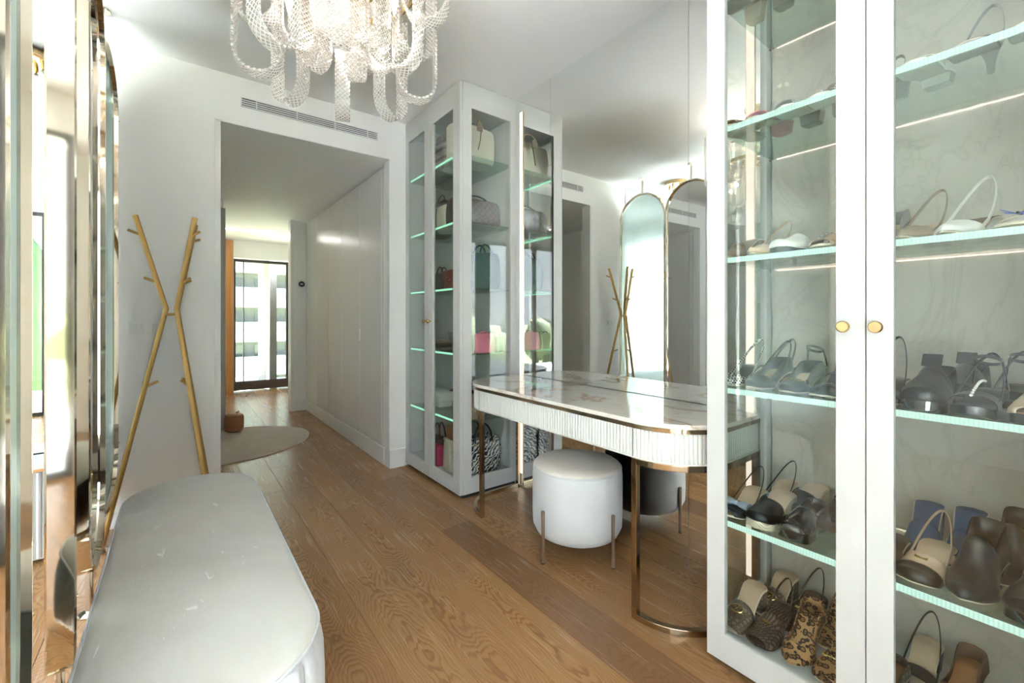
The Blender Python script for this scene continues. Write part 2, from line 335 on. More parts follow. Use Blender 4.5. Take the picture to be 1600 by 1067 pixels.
# ------------------------------------------------------------------ the setting
XM, XA, YA, YF, YB, YBK, XL = 1.892, 1.44, 2.431, 3.272, .786, -1.0, -2.2
floor = struct('floor', MB().box(XL-.1, 2.6, YBK-.1, 8.3, -.06, -.012), M_dark)
PW = .1915
ends = {3: [1.98, 3.83], 5: [1.672, 4.27], 6: [2.147, 3.085], 7: [1.89, 3.09], 2: [.62, 3.3], 4: [2.75], 1: [1.3, 4.4], 0: [2.3]}
k0, k1 = int(math.floor((XL-.05)/PW)), int(math.ceil(2.3/PW))
dark_planks = {(6, 1): .0}
for k in range(k0, k1):
    x0 = k*PW; rr = random.Random(k*31+5)
    cuts = [YBK-.05]+sorted(ends.get(k, [rr.uniform(-.5, .8)]))
    while cuts[-1] < 8.2-1.4: cuts.append(cuts[-1]+rr.uniform(1.9, 2.5))
    if ends.get(k) and cuts[1]-cuts[0] > 2.6: cuts.insert(1, cuts[1]-2.1)
    cuts.append(8.2); cuts = sorted(cuts)
    for a, b in zip(cuts, cuts[1:]):
        g = .0007; ym = (a+b)/2
        o = MB().box(-PW/2+g, PW/2-g, -(b-a)/2+g, (b-a)/2-g, -.012, 0).build('plank', M_wood, floor, bevel=.0006)
        o.location = (x0+PW/2, ym, 0)
        o.color = ((.75 if (k == 6 and a < 1.5 and b > 1.9) else (.35 if rr.random() < .25 else 0)), 0, 0, 1)
struct('ceiling', MB().box(XL-.1, 2.2, YBK-.1, YF+.02, 2.7, 2.8), M_ceil)
# far wall with the doorway; XJ0..XJ1 opening
XJ0, XJ1, ZH = .215, 1.307, 2.39
wf = struct('wall_far', MB().box(XL-.1, XJ0, YF, YF+.10, 0, 2.7).box(XJ0, XJ1, YF, YF+.10, ZH, 2.7).box(XJ1, 2.2, YF, YF+.10, 0, 2.7), M_wall)
tr = MB().box(XJ0-.03, XJ0+.002, YF-.008, YF+.108, 0, ZH+.008).box(XJ0-.03, XJ1, YF-.008, YF-.0005, ZH, ZH+.01)
struct('trim_1', tr, M_trim)
struct('baseboard_far', MB().box(-.42, XJ0-.03, YF-.012, YF-.0005, 0, .09).box(XJ1, XA-.005, YF-.012, YF-.0005, 0, .14), M_trim)
struct('wall_right', MB().box(XM+.012, XM+.1, YBK, YF, 0, 2.7), M_wall)
# back wall with a wide window, left wall with a wide window
struct('wall_back', MB().box(XL-.1, -2.05, YBK-.1, YBK, 0, 2.7).box(.24, 2.2, YBK-.1, YBK, 0, 2.7).box(-2.05, .24, YBK-.1, YBK, 2.42, 2.7), M_wall)
struct('wall_left', MB().box(XL-.1, XL, YBK, 1.6, 0, 2.7).box(XL-.1, XL, 3.0, YF, 0, 2.7).box(XL-.1, XL, 1.6, 3.0, 2.42, 2.7), M_wall)
def window(name, along, a0, a1, z0, z1, c, mull, fw=.05, d=.06):
    f = MB()
    def bx(p0, p1, q0, q1, e=d):
        if along == 'x': f.box(p0, p1, c-e/2, c+e/2, q0, q1)
        else: f.box(c-e/2, c+e/2, p0, p1, q0, q1)
    bx(a0, a1, z0, z0+fw); bx(a0, a1, z1-fw, z1); bx(a0, a0+fw, z0+fw, z1-fw); bx(a1-fw, a1, z0+fw, z1-fw)
    o = f.build(name, M_frame); o['kind'] = 'structure'
    for mm, w in mull:
        g = MB(); g.box(*( (mm-w/2, mm+w/2, c-d/2, c+d/2) if along == 'x' else (c-d/2, c+d/2, mm-w/2, mm+w/2)), z0+fw, z1-fw); g.build('mullion', M_frame, o)
    ed = [a0+fw]+[v for mm, w in mull for v in (mm-w/2, mm+w/2)]+[a1-fw]
    for i in range(0, len(ed), 2):
        g = MB(); g.box(*((ed[i], ed[i+1], c-.003, c+.003) if along == 'x' else (c-.003, c+.003, ed[i], ed[i+1])), z0+fw, z1-fw); g.build('pane', M_wglass, o)
    return o
window('window_1', 'x', -2.05, .24, .0, 2.42, YBK-.05, [(-1.25, .05), (-.155, .25)], .045)
window('window_2', 'y', 1.6, 3.0, .0, 2.42, XL-.05, [(2.3, .06)], .05)

# corridor beyond the doorway
struct('trim_2', MB().box(-.75, 2.0, YF+.10, 8.2, ZH, ZH+.08), M_ceil)
struct('wall_corridor_left', MB().box(-.8, -.7, YF+.1, 5.5, 0, ZH), M_wall); struct('wall_corridor_far', MB().box(-.7, .385, 5.43, 5.5, 0, ZH), M_wall)
struct('wall_room_left', MB().box(.3, .385, 5.5, 8.0, 0, ZH), M_wall)
struct('wall_end', MB().box(1.16, 1.9, 6.02, 6.14, 0, ZH), M_wall)
struct('trim_3', MB().box(1.125, 1.16, 6.0, 6.16, 0, ZH), M_trim, bevel=.002)
struct('baseboard_end', MB().box(1.16, 1.307, 6.006, 6.02, 0, .14), M_trim)
struct('wall_room', MB().box(.3, .70, 8.02, 8.2, 0, ZH).box(.70, 1.9, 8.1, 8.2, 2.12, ZH).box(1.8, 1.9, 6.14, 8.2, 0, ZH), M_wall)
dr = struct('door_1', MB().box(.30, .690, 7.94, 7.985, 0, 2.36), M_oak)
MB().tube([(.62, 7.93, 1.03), (.62, 7.90, 1.03), (.52, 7.90, 1.03)], .009).build('door_handle', M_steel, dr)
dr = struct('door_2', MB().box(.345, .40, 5.395, 5.428, 0.005, 2.30), M_lacq)
MB().box(.399, .402, 5.40, 5.424, 1.0, 1.10).build('lock_plate', M_steel, dr)
w3 = window('window_3', 'x', .69, 1.50, .02, 2.10, 8.15, [(.844, .012)], .045)
MB().box(.69, 1.5, 8.10, 8.12, .02, .16).build('bottom_rail', pm('dark_taupe_metal', lin(84, 74, 68), .5), w3)
# wardrobe front along the corridor
wd = thing('built_in_wardrobe', 'tall pale lacquered built-in wardrobe with flush doors lining the corridor', 'wardrobe', (1.307, 3.38, 0))
MB().box(.02, .5, -.004, 2.63, .0, 2.36).build('carcass', M_ward, wd)
MB().box(-.006, .019, -.004, 2.635, 0, .135).build('plinth', M_trim, wd, bevel=.002)
ys = [-.004, .056, .584, 1.124, 1.612, 2.105, 2.63]
for i, (a, b) in enumerate(zip(ys, ys[1:])):
    d = MB().box(0, .019, a+.0025, b-.0025, .14, 2.365).build('door', M_ward, wd, bevel=.002)
    if i in (1, 3): MB().box(-.008, .0, b-.018, b-.008, .965, 1.07).build('handle', M_trim, d)
# ventilation grille
v = thing('air_vent', 'long white slotted air grille high above the corridor doorway', 'vent', (.77, YF, 2.545))
box('backing', -.445, .445, -.004, -.001, -.029, .029, M_dark, v)
for z in (-.029, -.0157, -.0024, .0109, .0242): box('slat', -.445, .445, -.010, -.004, z, z+.0062, M_trim, v)
for x in (-.445, -.36, -.12, .13, .365, .44): box('divider', x-.002, x+.004, -.011, -.0035, -.029, .0304, M_trim, v)
# thermostat and switches
th = thing('thermostat', 'small round black dial thermostat on white plate at corridor end', 'thermostat', (1.252, 6.02, 1.593))
box('plate', -.045, .045, -.006, 0, -.045, .045, M_trim, th, .002)
MB().lathe([(.036, 0), (.036, .012), (.030, .016), (.001, .016)], 28).xf(Matrix.Translation((0, -.006, 0)) @ Matrix.Rotation(pi/2, 4, 'X')).build('dial', pm('black_gloss', (.02,.02,.022), .1), th, True)
MB().box(-.016, .016, -.0235, -.0225, -.010, .010).build('display', pm('pale_display', (.5,.55,.6), .3), th)
for i, x in enumerate((-.181, -.110)):
    s_ = thing('light_switch', ['white double light switch on far wall, nearer the tall arched mirrors', 'white double light switch on far wall, nearer the corridor doorway'][i], 'switch', (x, YF, 1.107), 0, 'light switches by the coat rack')
    box('plate', -.035, .035, -.005, 0, -.036, .036, M_trim, s_, .001)
    for q in (-1, 1): box('rocker', -.0145+q*.0145, .0135+q*.0145, -.010, -.0052, -.026, .026, M_trim, s_, .001)
lc = tag(MB().box(.4, 1.12, 7.1, 7.125, 2.378, 2.389).build('light_line', M_ledC), 'thin white light line recessed across the far room ceiling', 'ceiling light')
# rug and pouf
pts = [(.2+.865*cos(a)*(1+.02*sin(3*a)), 4.80+.67*sin(a)*(1+.02*cos(2*a))) for a in [2*pi*i/64 for i in range(64)]]
rug = MB().loft([[(x, y, .0005) for x, y in pts], [(x, y, .010) for x, y in pts], [(.2+(x-.2)*.985, 4.8+(y-4.8)*.985, .014) for x, y in pts]]).build('rug', M_rug, smooth=True)
tag(rug, 'beige oval rug lying on the corridor floorboards', 'rug')
pf = thing('pouf', 'small round brown leather pouf beside the corridor rug', 'pouf', (.463, 5.27, .0145))
MB().lathe([(.06, 0), (.082, .01), (.088, .06), (.088, .13), (.08, .165), (.055, .18), (.001, .178)], 28).build('body', K_tan, pf, True)
MB().tube([(.02, -.02, .176), (.04, 0, .195), (.02, .03, .178)], .006).build('handle', K_tan, pf, True)

# ------------------------------------------------------------------ outside
M_terr = pm('pale_terrace_paving', lin(206, 211, 216), .8)
struct('ground_terrace_bounce', MB().box(-5.5, 3, -4.0, YBK-.1, -.16, -.04).box(-5.5, XL-.1, YBK-.1, 5, -.16, -.04), M_terr)  # pale terrace put in to bounce sunlight up onto the room ceiling
struct('roof_sun_blocker', MB().box(-3.6, 3, -2.4, YBK-.1, 2.72, 2.95).box(-5.3, XL-.1, YBK-.1, 5, 2.72, 2.95), M_ceil)  # unseen slab added to keep direct sun off the windows
gr = struct('ground', MB().box(-400, 400, -500, 500, -9.2, -9), M_grass)
def blob(n, seed, sx, sz, jag=.18):
    r_ = random.Random(seed); mb = MB(); rings = []
    for i in range(9):
        a = pi*i/8; ring = []
        for j in range(14):
            k = 1+r_.uniform(-jag, jag); ring.append((sx*sin(a)*cos(2*pi*j/14)*k, sx*sin(a)*sin(2*pi*j/14)*k, -sz*cos(a)*(1+r_.uniform(-.05, .05))))
        rings.append(ring)
    return mb.loft(rings)
def tree(lab, x, y, r, h, z0=-9, mat=None, grp='trees seen through the rear windows', cyp=False):
    o = thing('cypress_tree' if cyp else 'leafy_tree', lab, 'tree', (x, y, z0), 0, grp)
    b = blob(0, int(x*7+y*3), r, h*.5 if cyp else h*.38); b.xf(Matrix.Translation((0, 0, h*.52 if cyp else h*.64))); b.build('crown', mat or M_leaf, o, True, auto=180)
    MB().tube([(0, 0, 0), (0, 0, h*.5)], max(.12, r*.09)).build('trunk', K_brown, o, True)
rt = random.Random(3)
tree('tall slim dark cypress tree standing outside the rear window', -3.6, -13.0, .8, 12.5, -9, M_cyp, cyp=True)
tree('shorter slim cypress tree beside the tall one outside', -7.2, -16.5, .6, 9.6, -9, M_cyp, cyp=True)
for i in range(15):
    a = radians(158+i*8.6); d = (22, 44, 70)[i % 3]+rt.uniform(-3, 3); tree('rounded green tree in the park outside the windows', d*cos(a), d*sin(a)-4, rt.uniform(2.5, 4.5), rt.uniform(7.5, 10.5))
for i in range(22):
    a = radians(196+i*4.6); d = rt.uniform(230, 330); w_ = rt.uniform(6, 9); h_ = rt.uniform(9, 22)
    o = thing('distant_building', 'distant pale apartment block on the skyline outside', 'building', (d*cos(a), d*sin(a), -9), a, 'distant buildings on the skyline')
    MB().box(-w_/2, w_/2, -w_, w_, 0, h_).build('walls', pm('pale_render_%d' % (i % 3), [(.75,.74,.72), (.66,.62,.58), (.8,.8,.8)][i % 3], .8), o)
    for f_ in range(int(h_/3)): MB().box(-w_/2-.1, -w_/2, -w_*.9, w_*.9, f_*3+1.2, f_*3+2.4).build('window_band', pm('far_window', (.2,.24,.28), .3), o)
# facade seen through the far window
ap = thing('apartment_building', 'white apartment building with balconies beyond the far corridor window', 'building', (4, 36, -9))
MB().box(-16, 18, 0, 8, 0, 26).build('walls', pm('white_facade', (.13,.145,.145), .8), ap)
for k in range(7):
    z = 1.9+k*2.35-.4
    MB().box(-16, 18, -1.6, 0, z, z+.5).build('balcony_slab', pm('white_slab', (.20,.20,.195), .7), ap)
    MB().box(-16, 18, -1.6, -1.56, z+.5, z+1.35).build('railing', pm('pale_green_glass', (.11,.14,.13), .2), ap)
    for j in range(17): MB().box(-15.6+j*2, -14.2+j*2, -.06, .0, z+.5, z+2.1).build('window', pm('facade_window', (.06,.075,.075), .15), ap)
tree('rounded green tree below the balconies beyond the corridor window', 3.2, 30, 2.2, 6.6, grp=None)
struct('wall_balcony', MB().box(1.235, 1.34, 8.28, 9.6, -.1, 2.5).box(-.5, 2.6, 8.28, 9.8, 2.18, 2.4), M_conc)
struct('wall_sun_blocker', MB().box(-.5, -.4, 8.28, 9.6, -.02, 2.18), M_conc)  # unseen wall added to shade the balcony concrete from the sun
struct('ground_balcony', MB().box(-.5, 2.6, 8.28, 9.8, -.3, -.02), M_conc)

# ------------------------------------------------------------------ cabinets
def cabinet(label, y0, y1, doors, glazed, led, ledb, stone, zs, name='display_cabinet', cat='cabinet'):
    """front at XA facing -X, back at the mirror plane; doors = list of (y0,y1,stile0,stile1); glazed = side ('near','far')"""
    c = thing(name, label, cat, (0, 0, 0)); x0, x1 = XA, XM
    c.location = ((x0+x1)/2, (y0+y1)/2, 0); cx_, cy_ = c.location[0], c.location[1]
    def B(nm, a, b, d, e, f, g, mat, par=c, bev=.0015): return MB().box(a-cx_, b-cx_, d-cy_, e-cy_, f, g).build(nm, mat, par, bevel=bev)
    B('plinth', x0+.03, x1, y0+.01, y1-.01, 0, .022, M_dark, bev=0)
    B('bottom_panel', x0+.022, x1, y0+.03, y1-.03, .022, .10, M_lacq); B('top_panel', x0+.022, x1, y0+.03, y1-.03, 2.58, 2.694, M_lacq)
    B('back_panel', x1-.010, x1-.001, y0+.03, y1-.03, .10, 2.58, stone)
    for s, (ya, yb) in enumerate(((y0, y0+.024), (y1-.024, y1))):
        if glazed == s:
            f = MB()
            f.box(x0+.022-cx_, x0+.0885-cx_, ya-cy_, yb-cy_, .022, 2.694); f.box(x1-.044-cx_, x1-cx_, ya-cy_, yb-cy_, .022, 2.694)
            f.box(x0+.0885-cx_, x1-.044-cx_, ya-cy_, yb-cy_, .022, .125); f.box(x0+.0885-cx_, x1-.044-cx_, ya-cy_, yb-cy_, 2.535, 2.694)
            o = f.build('side_frame', M_lacq, c)
            B('glass', x0+.0885, x1-.044, (ya+yb)/2-.003, (ya+yb)/2+.003, .125, 2.535, M_glass, o, 0)
        else: B('side_panel', x0+.022, x1, ya, yb, .022, 2.694, M_lacq)
    for d0, d1, s0, s1, kn in doors:
        d0 += .0015; d1 -= .0015; f = MB(); q = lambda a, b, z, w: f.box(x0-cx_, x0+.02-cx_, a-cy_, b-cy_, z, w)
        q(d0, d0+s0, .024, 2.69); q(d1-s1, d1, .024, 2.69); q(d0+s0, d1-s1, .024, .115); q(d0+s0, d1-s1, 2.54, 2.69)
        o = f.build('door', M_lacq, c)
        B('glass', x0+.008, x0+.012, d0+s0, d1-s1, .115, 2.54, M_glass, o, 0)
        if kn is not None:
            MB().lathe([(.005, 0), (.005, .012), (.013, .016), (.0155, .024), (.0155, .030), (.013, .033), (.001, .033)], 24).xf(Matrix.Translation((x0-cx_, kn-cy_, 1.142)) @ Matrix.Rotation(-pi/2, 4, 'Y')).build('knob', M_brass, o, True)
    for z in zs:
        s = B('shelf', x0+.026, x1-.010, y0+.026, y1-.026, z-.008, z, M_sglass, bev=0)
        B('light_strip', x0+.021, x0+.0255, y0+.028, y1-.028, z-.014 if led is M_ledF else z-.010, z+.003, led, s, 0)
        if ledb: B('light_tape', x1-.0155, x1-.0115, y0+.05, y1-.05, z-.013, z-.009, ledb, s, 0)
        for yy in (y0+.0265, y1-.0325): B('shelf_bracket', x1-.03, x1-.02, yy, yy+.006, z-.016, z-.009, M_steel, s, 0)
    return c
ZS = [.484, .928, 1.363, 1.802, 2.24]
cabinet('tall white glass-door cabinet full of handbags next to the corridor doorway', YA, YF-.002,
        [(2.431, 2.872, .086, .063, 2.838), (2.873, 3.27, .063, .052, 2.905)], 0, M_ledFA, None, M_lacq, ZS, 'handbag_cabinet')
cabinet('tall white glass-door cabinet full of shoes beside the marble vanity desk', -.075, YB,
        [(.350, .786, .064, .060, .393), (-.075, .350, .060, .055, .324)], 1, M_ledF, M_ledB, M_stone, ZS, 'shoe_cabinet')

# ------------------------------------------------------------------ vanity mirror with light strips
mw = thing('vanity_mirror', 'floor to ceiling wall mirror in three joined panels behind the desk', 'mirror', (XM, 1.6, 0))
for a, b in ((YB, 1.12), (1.12, 2.07), (2.07, YA)):
    p = MB().box(0, .010, a-1.6+.0009, b-1.6-.0009, .004, 2.698).build('mirror_panel', M_mirror, mw)
for y, lab in ((2.362, 'vertical warm light strip on the mirror, next to the handbag cabinet'), (.842, 'vertical warm light strip on the mirror, next to the shoe cabinet')):
    l = thing('light_strip', lab, 'light strip', (XM, y, .095)); l['group'] = 'vertical light strips on the vanity mirror'
    box('diffuser', -.006, -.0005, -.016, .016, 0, 2.49, M_ledV, l); box('channel', -.0055, -.0004, -.018, -.0165, 0, 2.49, M_steel, l); box('channel', -.0055, -.0004, .0165, .018, 0, 2.49, M_steel, l)

# ------------------------------------------------------------------ desk
dk = thing('vanity_desk', 'long rounded marble-topped vanity desk with white fluted body and bronze hoop legs', 'desk', (XM, 1.6, 0))
def desk_outline(ins, n=26):
    r = .262-ins; cx = 1.66-XM; ya, yb = 1.06-1.6, 2.14-1.6
    p = [(-.0075, ya-r)]+[(cx, ya-r)]+[(cx+r*cos(a), ya+r*sin(a)) for a in [-pi/2-(pi/2)*i/n for i in range(1, n+1)]]
    p += [(cx-r, ya+(yb-ya)*i/12) for i in range(1, 12)]
    p += [(cx+r*cos(a), yb+r*sin(a)) for a in [pi-(pi/2)*i/n for i in range(0, n+1)]]+[(-.0075, yb+r)]
    return p
def slab(nm, ins, z0, z1, mat, bev=0, smooth=True, par=dk):
    o = desk_outline(ins)[::-1]; return MB().prism(o, z0, z1).build(nm, mat, par, smooth, bev)
slab('marble_top', 0, .757, .775, M_marble, .003)
slab('bronze_band', .006, .740, .7565, M_bronze)
# fluted apron
o_ = desk_outline(.011, 40); L_ = [0]
for a, b in zip(o_, o_[1:]): L_.append(L_[-1]+sqrt((a[0]-b[0])**2+(a[1]-b[1])**2))
def at(s):
    for i in range(len(L_)-1):
        if L_[i+1] >= s or i == len(L_)-2:
            k = (s-L_[i])/(L_[i+1]-L_[i]+1e-9); a, b = o_[i], o_[i+1]; tx, ty = b[0]-a[0], b[1]-a[1]; l = sqrt(tx*tx+ty*ty)
            return (a[0]+tx*k, a[1]+ty*k), (ty/l, -tx/l)
nf = round(L_[-1]/.0165); pts = []
for i in range(nf*6+1):
    s = L_[-1]*i/(nf*6); (x, y), (nx, ny) = at(s); ph = (i % 6)/6; off = .0055*abs(sin(pi*ph))**.6
    nx, ny = -nx, -ny
    if (nx*(x+.23)+ny*(y)) < 0: nx, ny = -nx, -ny
    pts.append((x+nx*(off-.004), y+ny*(off-.004)))
pts = pts[::-1]
MB().prism(pts, .631, .7395).build('fluted_apron', M_flute, dk, True, auto=60)
slab('apron_edge', .009, .624, .6305, M_flute)
box('drawer_gap', -.4965, -.4955, -.541, -.539, .632, .739, M_dark, dk)
box('drawer_gap', -.4965, -.4955, .539, .541, .632, .739, M_dark, dk)
for yc, sg in ((1.06-1.6, -1), (2.14-1.6, 1)):
    r = .244; cx = 1.66-XM
    arc_ = [(cx-r, yc)]+[(cx+r*cos(a), yc+sg*r*sin(a)) for a in [pi-(pi/2)*i/20 for i in range(1, 21)]]+[(-.012, yc+sg*r)]
    path = [(-.012, yc+sg*r, .0125)]+[(x, y, .0125) for x, y in arc_[::-1][1:]]
    lg = MB().tube([(x, y, .0125) for x, y in arc_], 0, sect=rsect(.024, .024))
    lg.tube([(x, y, .612) for x, y in arc_], 0, sect=rsect(.024, .024))
    lg.box(cx-r-.012, cx-r+.012, yc-.012-sg*.0, yc+.012, .0005, .6235)
    lg.box(-.026, -.002, yc+sg*r-.012, yc+sg*r+.012, .0005, .6235)
    lg.build('leg', M_bronze, dk, bevel=.002)

# ------------------------------------------------------------------ stool
st = thing('round_stool', 'round white velvet stool with four slim bronze legs under the desk', 'stool', (1.612, 1.565, 0))
prof = [(.001, .078), (.10, .079), (.17, .086), (.205, .105), (.222, .14), (.2245, .2), (.2245, .38), (.222, .415), (.2185, .424)]
MB().lathe(prof, 64).build('body', M_velv2, st, True, auto=70)
MB().lathe([(.2185, .4245), (.217, .432), (.205, .441), (.15, .449), (.07, .453), (.001, .454)], 64).build('seat_top', M_velvtop, st, True, auto=70)
MB().tube([(.2195*cos(a), .2195*sin(a), .424) for a in [2*pi*i/64 for i in range(64)]], .0028, 6, True).build('piping', M_velv2, st, True)
aa = atan2(1.563-1.565, 1.383-1.622)
for k in range(4):
    a = aa+k*pi/2
    lg = MB().tube([(.231*cos(a), .231*sin(a), .004), (.231*cos(a), .231*sin(a), .247)], .0085, 14).build('leg', M_steel, st, True)
    MB().lathe([(.0095, 0), (.0095, .004)], 14, (.231*cos(a), .231*sin(a), 0)).build('foot', M_dark, lg, True)

# ------------------------------------------------------------------ bench
bn = thing('upholstered_bench', 'long rounded pale velvet bench with pleated sides in front of arched mirrors', 'bench', (.055, 1.72, 0))
def stad(r, half, s):   # point and normal at arc length fraction
    P = 4*half+2*pi*r; d = s*P
    if d < 2*half: return (r, -half+d), (1, 0)
    d -= 2*half
    if d < pi*r: a = d/r; return (r*cos(a), half+r*sin(a)), (cos(a), sin(a))
    d -= pi*r
    if d < 2*half: return (-r, half-d), (-1, 0)
    d -= 2*half; a = pi+d/r; return (r*cos(a), -half+r*sin(a)), (cos(a), sin(a))
NPL = 64; half = .54; R_ = .222; rings = []
for z, off, amp in [(.05, -.02, .0), (.06, -.006, .003), (.10, .004, .006), (.20, .010, .008), (.30, .010, .008), (.37, .008, .007), (.405, .004, .005), (.422, -.002, .002), (.430, -.006, 0)]:
    ring = []
    for i in range(NPL*8):
        (x, y), (nx, ny) = stad(R_, half, i/(NPL*8)); q = (i % 8)/8; o = off+amp*(abs(sin(pi*q))**.55-.5)*2
        ring.append((x+nx*o, y+ny*o, z))
    rings.append(ring)
MB().loft(rings).build('pleated_side', M_velv2, bn, True, auto=75)
rings = []
for z, off in [(.428, -.004), (.436, .001), (.443, -.004), (.447, -.018), (.450, -.05), (.4535, -.11), (.4555, -.17), (.456, -.2)]:
    rings.append([(stad(R_, half, i/128)[0][0]+stad(R_, half, i/128)[1][0]*off, stad(R_, half, i/128)[0][1]+stad(R_, half, i/128)[1][1]*off, z) for i in range(128)])
MB().loft(rings).build('seat_top', M_velvet, bn, True, auto=80)
MB().tube([(stad(R_+.002, half, i/128)[0][0], stad(R_+.002, half, i/128)[0][1], .437) for i in range(128)], .0035, 6, True).build('piping', M_velv2, bn, True)
rings = [[(stad(R_-.03, half, i/96)[0][0], stad(R_-.03, half, i/96)[0][1], z) for i in range(96)] for z in (0.0005, .0495)]
MB().loft(rings).build('plinth', M_bronze, bn, True)

# ------------------------------------------------------------------ arched swivel panels on ceiling poles
def arch_panel(y, x, rot, kind, label, ztop=2.54, zbot=.19, w=.575, d=.055):
    p = thing('arched_panel', label, 'mirror' if kind == 'mirror' else 'glass panel', (x, y, 0), rot, 'tall arched brass-framed panels')
    r = w/2; zc1, zc0 = ztop-r, zbot+r; n = 22
    loop = [(0, r*cos(a), zc1+r*sin(a)) for a in [pi*i/n for i in range(n+1)]]+[(0, -r*cos(a), zc0-r*sin(a)) for a in [pi*i/n for i in range(n+1)]]
    # frame: U-channel profile, outer band wide, two raised lips
    f = MB(); rings = []
    m = len(loop)
    def inset(q):
        out = []
        for (X_, Y_, Z_) in loop:
            if Z_ > zc1: dy, dz = Y_, Z_-zc1
            elif Z_ < zc0: dy, dz = Y_, Z_-zc0
            else: dy, dz = (1 if Y_ > 0 else -1), 0
            l = sqrt(dy*dy+dz*dz); out.append((Y_-dy/l*q, Z_-dz/l*q))
        return out
    prof = [(-d/2, .004), (-d/2+.004, 0), (d/2-.004, 0), (d/2, .004), (d/2, .013), (.010, .019), (.010, .024), (-.010, .024), (-.010, .019), (-d/2, .013)]
    rows = [[(px, a, b) for a, b in inset(q)] for px, q in prof]; rows.append(rows[0])
    n_ = m
    vs = [v for rw in rows for v in rw]; fs = []
    for i in range(len(rows)-1):
        for j in range(n_): fs.append((i*n_+j, i*n_+(j+1) % n_, (i+1)*n_+(j+1) % n_, (i+1)*n_+j))
    f.add(vs, fs); fr = f.build('frame', M_champ, p, True, auto=28)
    g = inset(.022)
    for q, mat in ((1, M_mirror2), (-1, M_mirror2)) if kind == 'mirror' else ((0, M_reed),):
        th = .003 if q else .004; c_ = q*.0035
        MB().loft([[(c_-th, a, b) for a, b in g], [(c_+th, a, b) for a, b in g]]).build('mirror_pane' if q else 'glass_pane', mat, p)
    for z in (zc1, zc0):
        for s in (-1, 1): MB().lathe([(.004, 0), (.004, .003), (.001, .004)], 10).xf(Matrix.Translation((d/2, s*(r-.008), z)) @ Matrix.Rotation(pi/2, 4, 'Y')).build('screw', M_goldj, fr)
    MB().tube([(0, 0, ztop), (0, 0, 2.694)], .011, 14).build('pole', M_champ, p, True)
    MB().lathe([(.034, 0), (.036, .003), (.036, .008), (.034, .009)], 28, (0, 0, 2.69)).build('ceiling_flange', M_champ, p, True)
    MB().tube([(0, 0, .006), (0, 0, zbot)], .011, 14).build('lower_pole', M_champ, p, True)
    MB().lathe([(.034, .0), (.036, .002), (.036, .008), (.02, .010)], 28).build('floor_flange', M_champ, p, True)
arch_panel(2.965, -.297, radians(-3), 'glass', 'tall brass-framed arched panel of frosted ribbed glass, farthest, beside coat rack')
arch_panel(2.372, -.272, radians(1.5), 'mirror', 'tall brass-framed arched mirror reflecting the coat rack, second from the rack')
arch_panel(1.785, -.266, radians(8.7), 'mirror', 'tall brass-framed arched mirror turned edge-on, third from the coat rack')
arch_panel(1.20, -.254, radians(8), 'glass', 'tall brass-framed arched panel of frosted ribbed glass, fourth from the rack')
# mirror on the far wall behind the panels, low ribbed console under it
fm = tag(MB().box(-2.15, -.385, YF-.014, YF-.001, .10, 2.69).build('wall_mirror', M_mirror2), 'large wall mirror behind the arched panels reflecting the rear window', 'mirror')
cs = thing('low_console', 'low white ribbed cabinet with wooden edge under the rear wall mirror', 'cabinet', (-.95, 3.12, 0))
MB().box(-.50, .50, -.105, .12, .02, .44).build('body', M_lacq, cs)
for i in range(34): MB().tube([(-.49+i*.0297, -.108, .03), (-.49+i*.0297, -.108, .435)], .010, 8).build('rib', M_lacq, cs, True)
MB().box(-.51, .51, -.125, .12, .44, .452).build('wooden_edge', M_oak, cs); MB().box(-.51, .51, -.125, .12, .452, .47).build('top', M_lacq, cs)

# small ceiling fixture in the neighbouring area
cf = thing('ceiling_light', 'small round brass ceiling light seen behind the arched panels in the mirror', 'ceiling light', (-.70, 2.80, 2.7))
MB().lathe([(.001, -.045), (.10, -.045), (.125, -.038), (.125, -.001), (.001, -.001)], 40).build('canopy', M_brass, cf, True)
for k in range(6):
    a = 2*pi*k/6; h_ = MB().lathe([(.010, 0), (.012, -.03), (.008, -.035), (.001, -.035)][::-1], 12, (.075*cos(a), .075*sin(a), -.046)).build('holder', M_brass, cf, True)
    MB().sphere((.075*cos(a), .075*sin(a), -.092), .011, 10, 6).build('bulb', K_pearl, cf, True)

# ------------------------------------------------------------------ coat rack
cr = thing('coat_rack', 'golden metal three-pole coat rack with short pegs beside corridor doorway', 'coat rack', (-.018, 3.0, 0))
for k, a in enumerate((178, 308, 48)):
    a = radians(a); u = Vector((cos(a), sin(a), 0)); zz = Vector((0, 0, 1))
    ft, kn_, tp = u*.285+zz*.004, u*.028+zz*1.215, u*.155+zz*1.70
    pole = MB().tube([ft, ft.lerp(kn_, .97), kn_, kn_.lerp(tp, .03), tp], .0125, 14).build('pole', M_gold, cr, True, auto=60)
    side = Vector((-u.y, u.x, 0))
    for z_, dirv in ((1.60, u*.055+zz*.022), (1.355, u*.055+zz*.022), (.80, -u*.055+zz*.028)):
        if z_ > 1.215: k_ = (z_-1.215)/(1.70-1.215); p = kn_.lerp(tp, k_)
        else: k_ = z_/1.215; p = ft.lerp(kn_, k_)
        MB().tube([p, p+dirv], .007, 10).build('peg', M_gold, pole, True)
MB().tube([(.026*cos(a), .026*sin(a), 1.185) for a in [2*pi*i/24 for i in range(24)]], .008, 8, True).build('connector_ring', M_gold, cr, True)

